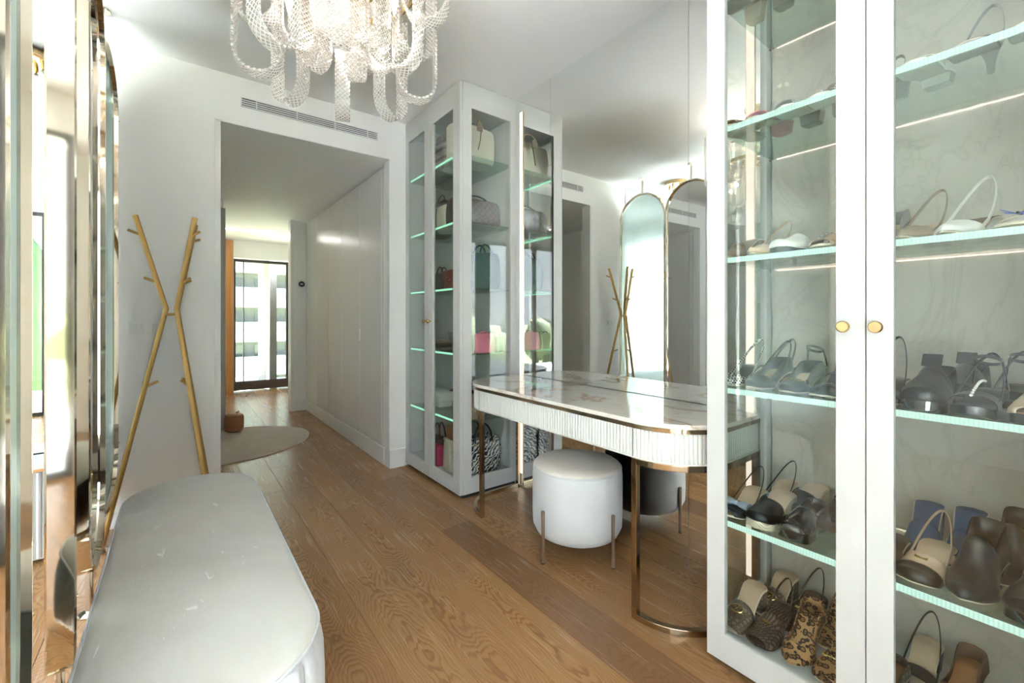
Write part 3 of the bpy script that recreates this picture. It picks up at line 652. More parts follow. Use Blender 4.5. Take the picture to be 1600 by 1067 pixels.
# ------------------------------------------------------------------ chandelier
ch = thing('chandelier', 'two-tier crystal chandelier of looped textured glass bands on brass rings', 'chandelier', (.424, 1.46, 0))
def ushape(r_in, r_out, ztop, zbot, ang, wid, lean=0):
    """flat glass band bent into a U in the radial plane"""
    th = .0075; rc = (r_in+r_out)/2; hw = (r_out-r_in)/2; zc = zbot+hw; path = []
    for i in range(7): path.append((rc+hw, ztop+(zc-ztop)*i/7, 1, 0))
    for i in range(17): a = pi*i/16; path.append((rc+hw*cos(a), zc-hw*sin(a), cos(a), -sin(a)))
    for i in range(1, 8): path.append((rc-hw, zc+(ztop-zc)*i/7, -1, 0))
    vs, fs, us = [], [], []; s = 0
    for i, (r, z, nr, nz) in enumerate(path):
        if i: s += sqrt((r-path[i-1][0])**2+(z-path[i-1][1])**2)
        for w, d in ((-wid/2, 0), (wid/2, 0), (wid/2, -th), (-wid/2, -th)):
            rr, z2 = r+nr*d, z+nz*d; ca, sa = cos(ang), sin(ang)
            vs.append((rr*ca-w*sa, rr*sa+w*ca, z2)); us.append((w+.5, s))
    n = len(path)
    for i in range(n-1):
        for j in range(4): k = (j+1) % 4; fs.append((i*4+j, i*4+k, (i+1)*4+k, (i+1)*4+j))
    fs += [(3, 2, 1, 0), tuple((n-1)*4+j for j in range(4))]
    me = bpy.data.meshes.new('crystal_loop'); me.from_pydata(vs, [], fs); me.update(); me.materials.append(M_cry)
    uv = me.uv_layers.new(name='uv')
    for lp in me.loops: uv.data[lp.index].uv = us[lp.vertex_index]
    o = bpy.data.objects.new('crystal_loop', me); COL.objects.link(o); o.parent = ch
    b = o.modifiers.new('b', 'BEVEL'); b.width = .002; b.segments = 1; b.limit_method = 'ANGLE'; b.angle_limit = radians(60)
    return o
base_a = -YAW
for k in range(8):
    a = base_a+radians(22.5-2+45*k); ushape(.172, .305, 2.30, 1.905, a, .052)
for k in range(8):
    a = base_a+radians(45*k); ushape(.20, .345, 2.52, 2.115, a, .056)
for k in range(6):
    a = base_a+radians(60*k+30); ushape(.075, .175, 2.30, 2.0, a, .05)
def bulb_light(x, y, z, k=1):
    l = bpy.data.lights.new('bulb_light', 'POINT'); l.energy = CH_W*k; l.color = (1, .90, .80); l.shadow_soft_size = .012
    o = bpy.data.objects.new('bulb_light', l); COL.objects.link(o); o.parent = ch; o.location = (x, y, z)
CH_W = .09
def ring(r, z, t_=.006): return MB().tube([(r*cos(a), r*sin(a), z) for a in [2*pi*i/56 for i in range(56)]], 0, closed=True, sect=rsect(.008, .022))
ring(.238, 2.285).build('brass_ring', M_brass, ch); ring(.272, 2.505).build('brass_ring', M_brass, ch); ring(.13, 2.285).build('brass_ring', M_brass, ch)
for k in range(6):
    a = base_a+radians(60*k); MB().box(0, .272, -.004, .004, 2.492, 2.502).xf(Matrix.Rotation(a, 4, 'Z')).build('arm', M_brass, ch)
    MB().box(0, .238, -.004, .004, 2.276, 2.286).xf(Matrix.Rotation(a, 4, 'Z')).build('arm', M_brass, ch)
    x, y = .17*cos(a), .17*sin(a)
    MB().lathe([(.004, .0), (.010, 0), (.0105, -.055), (.007, -.06), (.001, -.06)][::-1], 14, (x, y, 2.276)).build('candle_socket', M_brass, ch, True)
    MB().lathe([(.001, -.075), (.006, -.06), (.0125, -.03), (.010, -.008), (.006, 0)], 14, (x, y, 2.217)).build('bulb', M_bulb, ch, True); bulb_light(x*1.0, y, 2.125)
for k in range(4):
    a = base_a+radians(90*k+45); x, y = .15*cos(a), .15*sin(a)
    MB().lathe([(.010, 0), (.010, .05), (.001, .05)], 14, (x, y, 2.50)).build('candle_socket', M_brass, ch, True)
    MB().lathe([(.006, 0), (.0125, .03), (.006, .06), (.001, .075)], 14, (x, y, 2.548)).build('bulb', M_bulb, ch, True); bulb_light(x, y, 2.60, 26)
MB().tube([(0, 0, 2.27), (0, 0, 2.69)], .010, 12).build('stem', M_brass, ch, True)
MB().lathe([(.001, 2.672), (.07, 2.672), (.075, 2.68), (.075, 2.699), (.001, 2.699)], 32).build('canopy', M_brass, ch, True)

# ------------------------------------------------------------------ sheer curtains at the left window
for i, (a, b) in enumerate(((1.2, 1.62), (1.66, 3.1))):
    n = int((b-a)/.012); mb = MB(); r0 = [(XL+.09+.018*sin(j*.55+i), a+(b-a)*j/n, .02) for j in range(n+1)]; r1 = [(x, y, 2.66) for x, y, z in r0]
    o = mb.loft([r0, r1], False, False, False).build('sheer_curtain', M_sheer, smooth=True, auto=180)
    s_ = o.modifiers.new('s', 'SOLIDIFY'); s_.thickness = .0012
    tag(o, ['narrow sheer white curtain bunched beside the side window, nearer the rear window', 'wide sheer white curtain at the side window behind the arched panels'][i], 'curtain')
# ------------------------------------------------------------------ shoes
def sm(a, b, x):
    x = max(0, min(1, (x-a)/(b-a))); return x*x*(3-2*x)
def shoe(label, loc, yaw, hh=.0, ph=.010, L_=.235, W_=.078, toe='round', sole=K_sole, insole=K_nude, up=K_black, vamp=(.5, 1, .05, .018), counter=0, sling=0, ankle=0, straps=(), heel='block', hw_=.05, heelmat=None, orn=None, ornmat=None, group='shoes on the cabinet shelves', name='shoe', roll=0, slim=.0038, tongue=0, cap=None):
    s = thing(name, label, 'shoe', loc, radians(yaw), group)
    if roll: s.rotation_euler = (0, radians(roll), radians(yaw))
    def hw(t):
        base = .30*W_+.14*W_*sm(0, .12, t)-.05*W_*sm(.12, .42, t)+.13*W_*sm(.42, .68, t)
        if t < .07: base *= sqrt(max(0, 1-((.07-t)/.07)**2))*.9+.1
        t1 = {'round': .80, 'point': .68, 'square': .92}[toe]; p = {'round': 2.2, 'point': 1.35, 'square': 4}[toe]
        if t > t1: base *= max(0, 1-((t-t1)/(1-t1))**p)**(1/p)
        return max(base, .0015)
    def zt(t): return ph+hh*(1-sm(.18, .66, t))+.006*sm(.85, 1, t)
    N = 26; ts = [i/N for i in range(N+1)]
    def slab_(dz0, dz1, k=1.0, off=0):
        rings = []
        for t_ in ts:
            w = hw(t_)*k; z = zt(t_); x = t_*L_
            rings.append([(x, -w, z+dz0), (x, w, z+dz0), (x, w, z+dz1), (x, -w, z+dz1)])
        return MB().loft(rings)
    thick = ph if heel == 'flat' or ph > .016 else .005
    if ph > .016 or heel == 'flat':     # platform or flat sole reaches the ground
        rings = []
        for t_ in ts:
            w = hw(t_)*1.03; x = t_*L_; z = zt(t_); zb = (0 if hh < .03 or heel == 'wedge' else max(0, z-ph))+.004*sm(.88, 1, t_)
            rings.append([(x, -w, zb), (x, w, zb), (x, w, z-.001), (x, -w, z-.001)])
        MB().loft(rings).build('sole', sole, s, True, auto=50)
    elif heel == 'wedge':
        rings = []
        for t_ in ts:
            w = hw(t_)*1.02; x = t_*L_; z = zt(t_); rings.append([(x, -w, .0), (x, w, .0), (x, w, z-.001), (x, -w, z-.001)])
        MB().loft(rings).build('sole', sole, s, True, auto=50)
    else:
        slab_(-.0055, -.001, 1.02).build('sole', sole, s, True, auto=50)
    slab_(-.001, .0015, .95).build('insole', insole, s, True, auto=50)
    if heel in ('block', 'stiletto', 'kitten') and hh > .012:
        z1 = hh+ph-.004; a = .0; wt = hw(.1)*.96; k = {'block': .86, 'stiletto': .22, 'kitten': .3}[heel]; ln = hw_ if heel == 'block' else .045
        rings = []
        for i in range(6):
            f = i/5; z = z1*(1-f); w = wt*(1-f)+wt*k*f if heel == 'block' else wt*((1-f)**2.2*(1-k)+k); l = ln*(1-f)+ln*k*f if heel == 'block' else ln*((1-f)**2.0*(1-k*.8)+k*.8)
            x0 = .004+.006*f; rings.append([(x0+ (l/2)*(1-cos(q))*1.0, w*sin(q)*(1 if heel != 'block' else 1.0), z+(zt(.1)-zt(0))*0) for q in [2*pi*j/16 for j in range(16)]] if heel != 'block' else [(x0, -w*.7, z), (x0+l*.3, -w, z), (x0+l, -w, z), (x0+l, w, z), (x0+l*.3, w, z), (x0, w*.7, z)])
        MB().loft(rings[::-1]).build('heel', heelmat or up, s, True, auto=45)
    if vamp:
        t0, t1, h0, h1 = vamp; rings = []; M = 12
        for i in range(15):
            t_ = t0+(t1-t0)*i/14; q = i/14; w = hw(t_)*1.03+.0012; h_ = h0+(h1-h0)*q**.8; z = zt(t_)
            bow_ = .03 if counter or t1 > .99 else .0
            rings.append([(t_*L_+ (bow_*(1-q)**2)*(sin(a)**2), w*cos(a), z-.001+(h_ if t_ < .985 else h_*.5)*max(0, sin(a))**.72) for a in [pi*j/M for j in range(M+1)]])
        o = MB().loft(rings, False, t1 > .99, False).build('upper', up, s, True, auto=80)
        m_ = o.modifiers.new('s', 'SOLIDIFY'); m_.thickness = .0022; m_.offset = 1
    if cap:
        t0, t1, h0, h1 = vamp; rings = []
        for i in range(9):
            t_ = .76+.24*i/8; q = (t_-t0)/(t1-t0); w = hw(t_)*1.06+.002; h_ = h0+(h1-h0)*q**.8+.002; z = zt(t_)
            rings.append([(t_*L_+(.001 if i == 8 else 0), w*cos(a), z-.001+(h_ if t_ < .985 else h_*.5)*max(0, sin(a))**.72) for a in [pi*j/12 for j in range(13)]])
        o = MB().loft(rings, False, True, False).build('toe_cap', cap, s, True, auto=80)
        m_ = o.modifiers.new('s', 'SOLIDIFY'); m_.thickness = .0022; m_.offset = 1
    if counter:
        tm = (vamp[0] if vamp else .5)+.06; P_ = []
        for i in range(23):
            a = i/22; t_ = tm*abs(1-2*a)**1.2; sd = 1 if a < .5 else -1
            P_.append((t_*L_ if t_ > .0 else 0, sd*hw(t_)*(1.02 if t_ > .02 else .2), zt(t_), t_))
        r0 = [(x, y, z-.001) for x, y, z, t_ in P_]; r1 = [(x*.995+.002, y*.95, z+counter*.55+ .004*(1-t_)) for x, y, z, t_ in P_]; r2 = [(x*.99+.003, y*.86, z+counter*(1-.25*sm(0, tm, t_))) for x, y, z, t_ in P_]
        o = MB().loft([r0, r1, r2], False, False, False).build('heel_counter', up, s, True, auto=80)
        m_ = o.modifiers.new('s', 'SOLIDIFY'); m_.thickness = .002
    def strap(pts, nm='strap', mat=None, r=slim):
        return MB().tube(pts, 0, sect=rsect(.0022, r*2.2)).build(nm, mat or up, s, True, auto=60)
    if sling:
        t_ = (vamp[0] if vamp else .5)+.05; z0 = zt(t_)+.012
        strap([((t_-(t_+.03)*sin(q)**.8)*L_, hw(t_)*cos(q)*(1-.15*sin(q)), z0+(zt(0)+sling-z0)*sin(q)**1.1) for q in [pi*j/18 for j in range(19)]], 'sling_strap')
    if ankle:
        z0 = zt(0)+ankle; r = .03
        MB().tube([(.035+r*cos(q), r*.8*sin(q), z0+.012*cos(q)) for q in [2*pi*j/20 for j in range(20)]], 0, closed=True, sect=rsect(.002, .008)).build('ankle_strap', up, s, True)
        for sd in (-1, 1): strap([(.03, sd*r*.8, z0), (.02, sd*hw(.1), zt(.08))], 'strap')
    for (t_, h_) in straps:
        strap([(t_*L_+.01*sin(q), hw(t_)*1.03*cos(q), zt(t_)+h_*sin(q)**.8) for q in [pi*j/12 for j in range(13)]], 'strap', None, slim*1.5)
    if tongue: MB().tube([(.50*L_, 0, zt(.5)+vamp[2]), (.42*L_, 0, zt(.5)+vamp[2]+tongue)], 0, sect=rsect(.04, .004)).build('tongue', up, s)
    # ornament on the vamp
    if orn:
        tv = (vamp[0]+.12) if vamp else .7; zo = zt(tv)+((vamp[2]*.86) if vamp else .012); xo = tv*L_; om = ornmat or K_silver
        if orn == 'ring':
            MB().tube([(xo+.016*cos(a)*.8+.006, .020*sin(a), zo-.006*cos(a)+.004) for a in [2*pi*i/24 for i in range(24)]], .0026, 6, True).build('buckle', om, s, True)
            MB().box(xo-.012, xo+.02, -.003, .003, zo+.001, zo+.006).build('buckle_bar', om, s)
        elif orn == 'bow':
            for sd in (-1, 1):
                MB().loft([[(xo+.018*k*cos(a), sd*y, zo+.006+.012*k*sin(a)) for a in [2*pi*i/10 for i in range(10)]] for y, k in ((.003, .35), (.015, .85), (.032, 1.1), (.043, 1.0))]).build('bow_loop', om, s, True)
            MB().sphere((xo, 0, zo+.006), .009, 10, 6).build('bow_knot', om, s, True)
        elif orn == 'stones':
            mb = MB(); 
            for i in range(9):
                q = .35+i*.3; mb.sphere((xo+.004, hw(tv)*1.02*cos(q), zt(tv)+vamp[2]*max(.1, sin(q))**.72+.002 if vamp else zt(tv)+.02), .0032, 6, 4)
            mb.build('rhinestone_row', om, s, True)
        elif orn == 'line':
            mb = MB()
            for i in range(12): mb.sphere((.30*L_+i*.011, 0, zt(.3+i*.045)+.028+.020*sin(i*.28)), .0036, 6, 4)
            mb.build('rhinestone_row', om, s, True)
        elif orn == 'triangle':
            MB().prism([(0, -.016), (0, .016), (.018, 0)], 0, .0025).xf(Matrix.Translation((xo-.006, 0, zo+.0035)) @ Matrix.Rotation(.32, 4, 'Y')).build('triangle_badge', om, s)
        elif orn == 'tag':
            MB().box(-.005, .005, -.013, .013, 0, .003).xf(Matrix.Translation((xo+.01, 0, zo+.003)) @ Matrix.Rotation(.3, 4, 'Y')).build('metal_tag', om, s)
        elif orn == 'chain':
            mb = MB()
            for i in range(5):
                y = (i-2)*.011; mb.tube([(xo+.006*cos(a)*(1.0), y+.0075*sin(a), zo+.003-abs(i-2)**2*.0012) for a in [2*pi*k/12 for k in range(12)]], .0018, 5, True)
            mb.build('chain_buckle', om, s, True)
        elif orn == 'pearls':
            mb = MB(); r_ = random.Random(5)
            for i in range(46):
                q = r_.uniform(.15, pi-.15); t_ = r_.uniform(vamp[0]+.03, vamp[1]-.12); k = (t_-vamp[0])/(vamp[1]-vamp[0])
                mb.sphere((t_*L_, hw(t_)*1.05*cos(q), zt(t_)+(vamp[2]+(vamp[3]-vamp[2])*k**.8)*sin(q)**.72+.002), .0026, 6, 4)
            mb.build('pearl_beads', K_pearl, s, True)
        elif orn == 'butterfly':
            for sd in (-1, 1):
                for (dx, wy, wx, zz) in ((-.008, .032, .020, .016), (.012, .022, .013, .008)):
                    MB().loft([[(xo+dx+wx*k*cos(a), sd*y, zo+.004+zz*y/.03+.0015*sin(a)) for a in [2*pi*i/10 for i in range(10)]] for y, k in ((.002, .25), (wy*.5, .9), (wy*.85, .9), (wy, .4))]).build('butterfly_wing', om, s, True)
            MB().tube([(xo-.014, 0, zo+.006), (xo+.018, 0, zo+.006)], .003, 6).build('butterfly_body', K_black, s, True)
        elif orn == 'letter':
            MB().box(-.004, .004, -.014, .014, 0, .003).xf(Matrix.Translation((xo, 0, zo+.003))).build('metal_bar', om, s)
            MB().box(-.016, .004, .010, .016, 0, .003).xf(Matrix.Translation((xo+.012, 0, zo+.002))).build('metal_bar', om, s)
    return s
# (label, x of heel, y, yaw, options)
Z0, Z1, Z2, Z3, Z4, Z5 = .1005, .4845, .9285, 1.3635, 1.8025, 2.2405
# two neighbouring shoes of one pair: labels point at left or right one, or the one in front / behind
mule = dict(hh=.055, vamp=(.52, .97, .045, .016), heel='block')
pump = dict(hh=.07, vamp=(.60, 1, .038, .016), toe='point', heel='stiletto', counter=.045)
sling = dict(hh=.045, vamp=(.62, 1, .034, .014), toe='point', heel='block', hw_=.025, sling=.085)
sandal = dict(hh=.06, vamp=(.60, .80, .032, .026), heel='block')
loafer = dict(hh=.0, ph=.024, heel='flat', vamp=(.42, 1, .058, .024), counter=.055, sole=K_patent, insole=K_black, up=K_patent, W_=.088)
def P(o, **k): d = dict(o); d.update(k); return d
SH = [
 # floor of the cabinet, first door
 ('round-motif canvas mule with big gold ring buckle, leftmost on cabinet floor', 1.700, .700, 176, Z0, P(mule, hh=.085, up=K_mono, insole=K_beige, orn='ring', ornmat=K_goldj, W_=.088, toe='square', vamp=(.55, .99, .05, .022))),
 ('round-motif canvas mule partly behind its gold-buckled twin on cabinet floor', 1.800, .640, 168, Z0, P(mule, hh=.085, up=K_mono, insole=K_beige, orn='ring', ornmat=K_goldj, W_=.085)),
 ('brown block-pattern canvas sandal with small gold tag, nearer the glass door', 1.690, .605, 178, Z0, P(sandal, hh=.05, up=K_zig, insole=K_zig, sole=K_choc, sling=.09, orn='tag', ornmat=K_goldj, vamp=(.50, .96, .05, .02), W_=.09)),
 ('brown block-pattern canvas sandal standing behind its tagged twin', 1.800, .545, 172, Z0, P(sandal, hh=.05, up=K_zig, insole=K_zig, sole=K_choc, sling=.09, orn='tag', ornmat=K_goldj, vamp=(.50, .96, .05, .02), W_=.09)),
 ('leopard print pump with gold buckle and pointed toe, in front', 1.690, .515, 182, Z0, P(pump, up=K_leo, insole=K_leo, hh=.075, W_=.084)),
 ('leopard print sandal with ring ankle strap behind the leopard pump', 1.765, .455, 176, Z0, P(sandal, up=K_leo, insole=K_leo, hh=.07, sling=.10, vamp=(.45, .95, .05, .02))),
 ('leopard print flat with chunky gold buckle by the door stile', 1.640, .425, 184, Z0, P(mule, hh=.02, up=K_leo, insole=K_leo, orn='chain', ornmat=K_goldj)),
 # shelf at .49
 ('black mule with glittery blue bow, first on its shelf', 1.700, .718, 178, Z1, P(mule, hh=.05, up=K_black, insole=K_beige, orn='bow', ornmat=K_glit, vamp=(.62, .98, .03, .02), sling=.075, slim=.002)),
 ('black mule with glittery blue bow, behind the first bow mule', 1.800, .655, 172, Z1, P(mule, hh=.05, up=K_black, insole=K_beige, orn='bow', ornmat=K_glit, vamp=(.62, .98, .03, .02), sling=.075, slim=.002)),
 ('black leather espadrille mule on pale rope platform, in front', 1.665, .615, 174, Z1, dict(hh=.05, ph=.024, heel='wedge', sole=K_rope, up=K_black, insole=K_nude, vamp=(.52, 1, .052, .024), W_=.09)),
 ('black leather espadrille mule on rope platform, behind its twin', 1.785, .575, 172, Z1, dict(hh=.05, ph=.024, heel='wedge', sole=K_rope, up=K_black, insole=K_nude, vamp=(.52, 1, .052, .024), W_=.09)),
 ('chunky black polished loafer with silver triangle badge, in front by stile', 1.655, .505, 177, Z1, P(loafer, orn='triangle')),
 ('chunky black polished loafer half hidden behind the badge loafer', 1.780, .465, 175, Z1, P(loafer, orn='triangle')),
 # shelf at .93
 ('black slingback with black and white woven mesh toe and block heel', 1.700, .715, 165, Z2, P(sling, up=K_mesh, insole=K_black, hh=.055, sling=.095)),
 ('black suede slingback behind the woven mesh slingback', 1.790, .655, 168, Z2, P(sling, up=K_suede, insole=K_beige, hh=.05, sling=.095)),
 ('black pump with pale lining and thin white bow strap at heel', 1.690, .630, 160, Z2, P(pump, up=K_suede, insole=K_beige, hh=.045, sling=.10, heel='kitten')),
 ('black suede pump with gold chain buckle on pointed toe', 1.650, .560, 170, Z2, P(pump, up=K_suede, insole=K_nude, hh=.04, orn='chain', ornmat=K_goldj, heel='kitten')),
 ('black sandal with tall dark ankle strap behind the gold chain pump', 1.780, .545, 172, Z2, P(sandal, up=K_black, insole=K_navy, hh=.055, ankle=.06)),
 ('black strappy sandal with silver buckles beside the first door stile', 1.640, .470, 176, Z2, P(sandal, up=K_navy, insole=K_navy, hh=.055, ankle=.055, straps=((.5, .045),), orn='tag', ornmat=K_silver)),
 ('navy leather sandal deep in the corner behind the silver buckled sandal', 1.770, .455, 176, Z2, P(sandal, up=K_navy, insole=K_black, hh=.055, sling=.09)),
 # shelf at 1.36
 ('taupe square-toe mule with block heel turned towards the mirror', 1.680, .715, 150, Z3, P(mule, hh=.075, up=K_taupe, insole=K_taupe, toe='square', hw_=.045)),
 ('taupe square-toe mule lying behind its twin on the third shelf', 1.775, .650, 165, Z3, P(mule, hh=.075, up=K_brown, insole=K_taupe, toe='square', hw_=.045)),
 ('beige slingback pump between taupe mules and pearl beaded shoe', 1.700, .615, 168, Z3, P(sling, up=K_beige, insole=K_nude)),
 ('white pearl beaded slip-on with black band and studded edge', 1.640, .545, 160, Z3, dict(hh=.0, ph=.018, heel='flat', sole=K_black, up=K_white, insole=K_white, vamp=(.40, 1, .055, .022), counter=.04, orn='pearls')),
 ('pale leather slingback behind the pearl beaded slip-on', 1.775, .500, 168, Z3, P(sling, up=K_cream, insole=K_cream)),
 ('flat beige studded slide beside the first door stile', 1.620, .450, 176, Z3, P(mule, hh=.01, up=K_beige, insole=K_nude, orn='stones', ornmat=K_pearl)),
 # shelf at 1.80
 ('dusty pink knotted sandal with ring ankle strap', 1.700, .690, 165, Z4, P(sandal, up=K_pink, insole=K_nude, hh=.03, sling=.085, vamp=(.52, .86, .04, .03))),
 ('brown flat thong slide beside the pink sandal near the mirror', 1.640, .735, 178, Z4, P(mule, hh=.008, up=K_brown, insole=K_tan)),
 ('white-soled grey slide between pink sandal and studded sandals', 1.735, .610, 172, Z4, P(mule, hh=.03, up=K_grey, insole=K_cream, sole=K_white, straps=((.5, .04),))),
 ('grey strappy sandal with rhinestones, in front on high shelf', 1.665, .535, 172, Z4, P(sandal, up=K_taupe, insole=K_cream, sole=K_white, hh=.05, ankle=.05, orn='stones', ornmat=K_silver, straps=((.45, .045), (.35, .04)))),
 ('grey strappy sandal with rhinestones, behind its twin on high shelf', 1.785, .500, 172, Z4, P(sandal, up=K_taupe, insole=K_cream, sole=K_white, hh=.05, ankle=.05, orn='stones', ornmat=K_silver, straps=((.45, .045), (.35, .04)))),
 # top shelf
 ('beige mule with pale sole on the topmost shelf next to the mirror', 1.720, .690, 176, Z5, P(mule, hh=.05, up=K_beige, sole=K_taupe)),
 ('beige block-heeled slide in the middle of the topmost shelf', 1.690, .590, 174, Z5, P(mule, hh=.055, up=K_taupe, sole=K_grey, toe='square')),
 ('tan open-toe platform sandal on the topmost shelf by the stile', 1.720, .500, 178, Z5, P(sandal, hh=.06, ph=.02, up=K_tan, sole=K_beige, ankle=.04)),
 # behind the second door
 ('beige slingback with silver toe cap on the high shelf', 1.720, .330, 170, Z4, P(sling, up=K_grey, sole=K_grey, insole=K_cream)),
 ('white flat sandal in the middle of the high shelf', 1.670, .235, 168, Z4, P(sandal, up=K_white, sole=K_white, insole=K_cream, hh=.02, sling=.07)),
 ('grey stiletto sandal with thin ankle loop on the high shelf', 1.740, .175, 172, Z4, P(sandal, up=K_grey, sole=K_grey, hh=.075, heel='stiletto', sling=.10)),
 ('cream strappy sandal at the far end of the high shelf', 1.660, .085, 176, Z4, P(sandal, up=K_cream, sole=K_white, hh=.06, ankle=.06, straps=((.5, .04),))),
 ('grey closed pump with tiny gold stud beside the door stile', 1.730, .375, 184, Z3, P(pump, up=K_grey, insole=K_beige, hh=.06)),
 ('taupe slingback sandal with high loop strap on the third shelf', 1.700, .300, 155, Z3, P(sling, up=K_taupe, insole=K_beige, sling=.10, hh=.05)),
 ('white pointed slingback with tall heel strap on the third shelf', 1.670, .215, 150, Z3, P(sling, up=K_white, insole=K_brown, sling=.115, hh=.05, W_=.088)),
 ('clear strap sandal with blue butterfly ornament', 1.700, .140, 164, Z3, P(sandal, up=K_cream, insole=K_nude, hh=.02, sling=.06, orn='butterfly', ornmat=K_blue, vamp=(.62, .72, .03, .026))),
 ('clear strap sandal with orange butterfly ornament', 1.745, .085, 176, Z3, P(sandal, up=K_cream, insole=K_nude, hh=.02, sling=.06, orn='butterfly', ornmat=K_orange, vamp=(.62, .72, .03, .026))),
 ('white peep-toe mule with shiny teal bow at the far right', 1.700, .010, 178, Z3, P(mule, up=K_white, insole=K_nude, orn='bow', ornmat=K_teal, hh=.03)),
 ('black strap sandal half hidden behind the second door stile', 1.700, .350, 180, Z2, P(sandal, up=K_black, insole=K_black, sling=.12, hh=.05)),
 ('tall chunky black loafer with small triangle badge, nearer the stile', 1.735, .285, 178, Z2, P(loafer, up=K_black, orn='triangle', vamp=(.38, 1, .085, .03), counter=.08, tongue=.03)),
 ('tall chunky black loafer behind its twin near the strappy sandal', 1.800, .215, 176, Z2, P(loafer, up=K_black, orn='triangle', vamp=(.38, 1, .085, .03), counter=.08, tongue=.03)),
 ('black platform sandal with line of rhinestones and looped ankle strap', 1.690, .175, 172, Z2, P(sandal, hh=.03, ph=.022, heel='flat', sole=K_black, up=K_suede, insole=K_black, ankle=.075, sling=.09, orn='line', ornmat=K_pearl, vamp=(.66, .84, .035, .03))),
 ('black chunky platform sandal behind the rhinestone sandal', 1.800, .130, 174, Z2, P(sandal, hh=.03, ph=.022, heel='flat', sole=K_black, up=K_suede, insole=K_black, ankle=.075, sling=.09)),
 ('black-edged slide with tan footbed and woven band at far right', 1.660, .045, 176, Z2, P(mule, hh=.012, ph=.02, heel='flat', sole=K_black, insole=K_tan, up=K_beige)),
 ('blue denim mule with pale tab near the second door stile', 1.790, .330, 186, Z1, P(mule, up=K_denim, insole=K_denim, hh=.10, vamp=(.50, .9, .05, .03))),
 ('blue denim mule behind a two-tone slingback', 1.800, .250, 182, Z1, P(mule, up=K_denim, insole=K_denim, hh=.11, vamp=(.5, .9, .05, .03))),
 ('dark brown mule with gold bar letters beside the door stile', 1.665, .300, 182, Z1, P(mule, up=K_choc, insole=K_choc, hh=.03, orn='letter', ornmat=K_goldj)),
 ('beige slingback with rounded black toe cap and cross strap', 1.680, .215, 168, Z1, P(sling, up=K_beige, insole=K_beige, toe='round', cap=K_black, orn='tag', ornmat=K_goldj, W_=.09, vamp=(.52, 1, .045, .022))),
 ('large black leather pointed ankle shoe, front one of the pair', 1.670, .115, 165, Z1, P(pump, up=K_black, insole=K_black, hh=.055, heel='block', counter=.09, vamp=(.40, 1, .10, .022), W_=.095)),
 ('large black leather pointed ankle shoe standing behind its twin', 1.790, .085, 168, Z1, P(pump, up=K_black, insole=K_black, hh=.055, heel='block', counter=.09, vamp=(.40, 1, .10, .022), W_=.095)),
 ('black flat shoe with open gold buckle at the far right', 1.650, .015, 172, Z1, P(loafer, orn='ring', ornmat=K_goldj, up=K_black)),
 ('tan-edged beige mule with rolled rim on cabinet floor', 1.680, .300, 172, Z0, P(mule, hh=.03, up=K_mono, insole=K_tan, counter=.03, W_=.09)),
 ('black and beige strappy shoe against the stile on cabinet floor', 1.790, .340, 178, Z0, P(sandal, up=K_black, insole=K_beige, sling=.08)),
 ('round-motif canvas slipper with gold clasp on cabinet floor', 1.700, .215, 166, Z0, P(mule, hh=.01, up=K_mono, insole=K_choc, orn='chain', ornmat=K_goldj, W_=.09)),
 ('brown suede shoe with scalloped rim on cabinet floor', 1.780, .150, 170, Z0, P(pump, up=K_brown, insole=K_tan, hh=.05)),
 ('nude mule with round toe at the right end of cabinet floor', 1.690, .095, 172, Z0, P(mule, up=K_beige, insole=K_nude)),
]
rows = {}
for i, q in enumerate(SH): rows.setdefault((q[4], q[2] > .36 and q[3] != 184 and 'second' not in q[0] or (q[2] > .40)), []).append(i)
place = {}
for (z, first), ids in rows.items():
    ids.sort(key=lambda i: -SH[i][2]); fr = [i for i in ids if SH[i][1] < 1.745]; bk = [i for i in ids if i not in fr]
    hi, lo = (.722, .452) if first else (.335, -.025); st_ = min(.094, (hi-lo)/max(1, len(fr)-1))
    for n_, i in enumerate(fr): place[i] = (1.700, hi-st_*n_)
    for n_, i in enumerate(bk):
        k_ = min(range(len(fr)), key=lambda j: abs(SH[fr[j]][2]-.05-SH[i][2])); y_ = hi-st_*k_-st_*.5
        while any(abs(place[j][1]-y_) < .07 and j in bk for j in place if SH[j][4] == z and j in bk): y_ -= .03
        place[i] = (1.862, max(y_, -.03))
for i, (lab, x, y, yw, z, o) in enumerate(SH):
    x, y = place[i]; yw = 176+(yw-176)*.4; o = dict(o); o.setdefault('L_', .222); o['W_'] = min(o.get('W_', .076), .082)
    low = z < .7
    shoe(lab, (x, y, z+.0003), yw, group='shoes behind the %s door of the shoe cabinet' % ('first' if y > .36 and 'stile on the third' not in lab and yw != 184 else 'second'), **o)
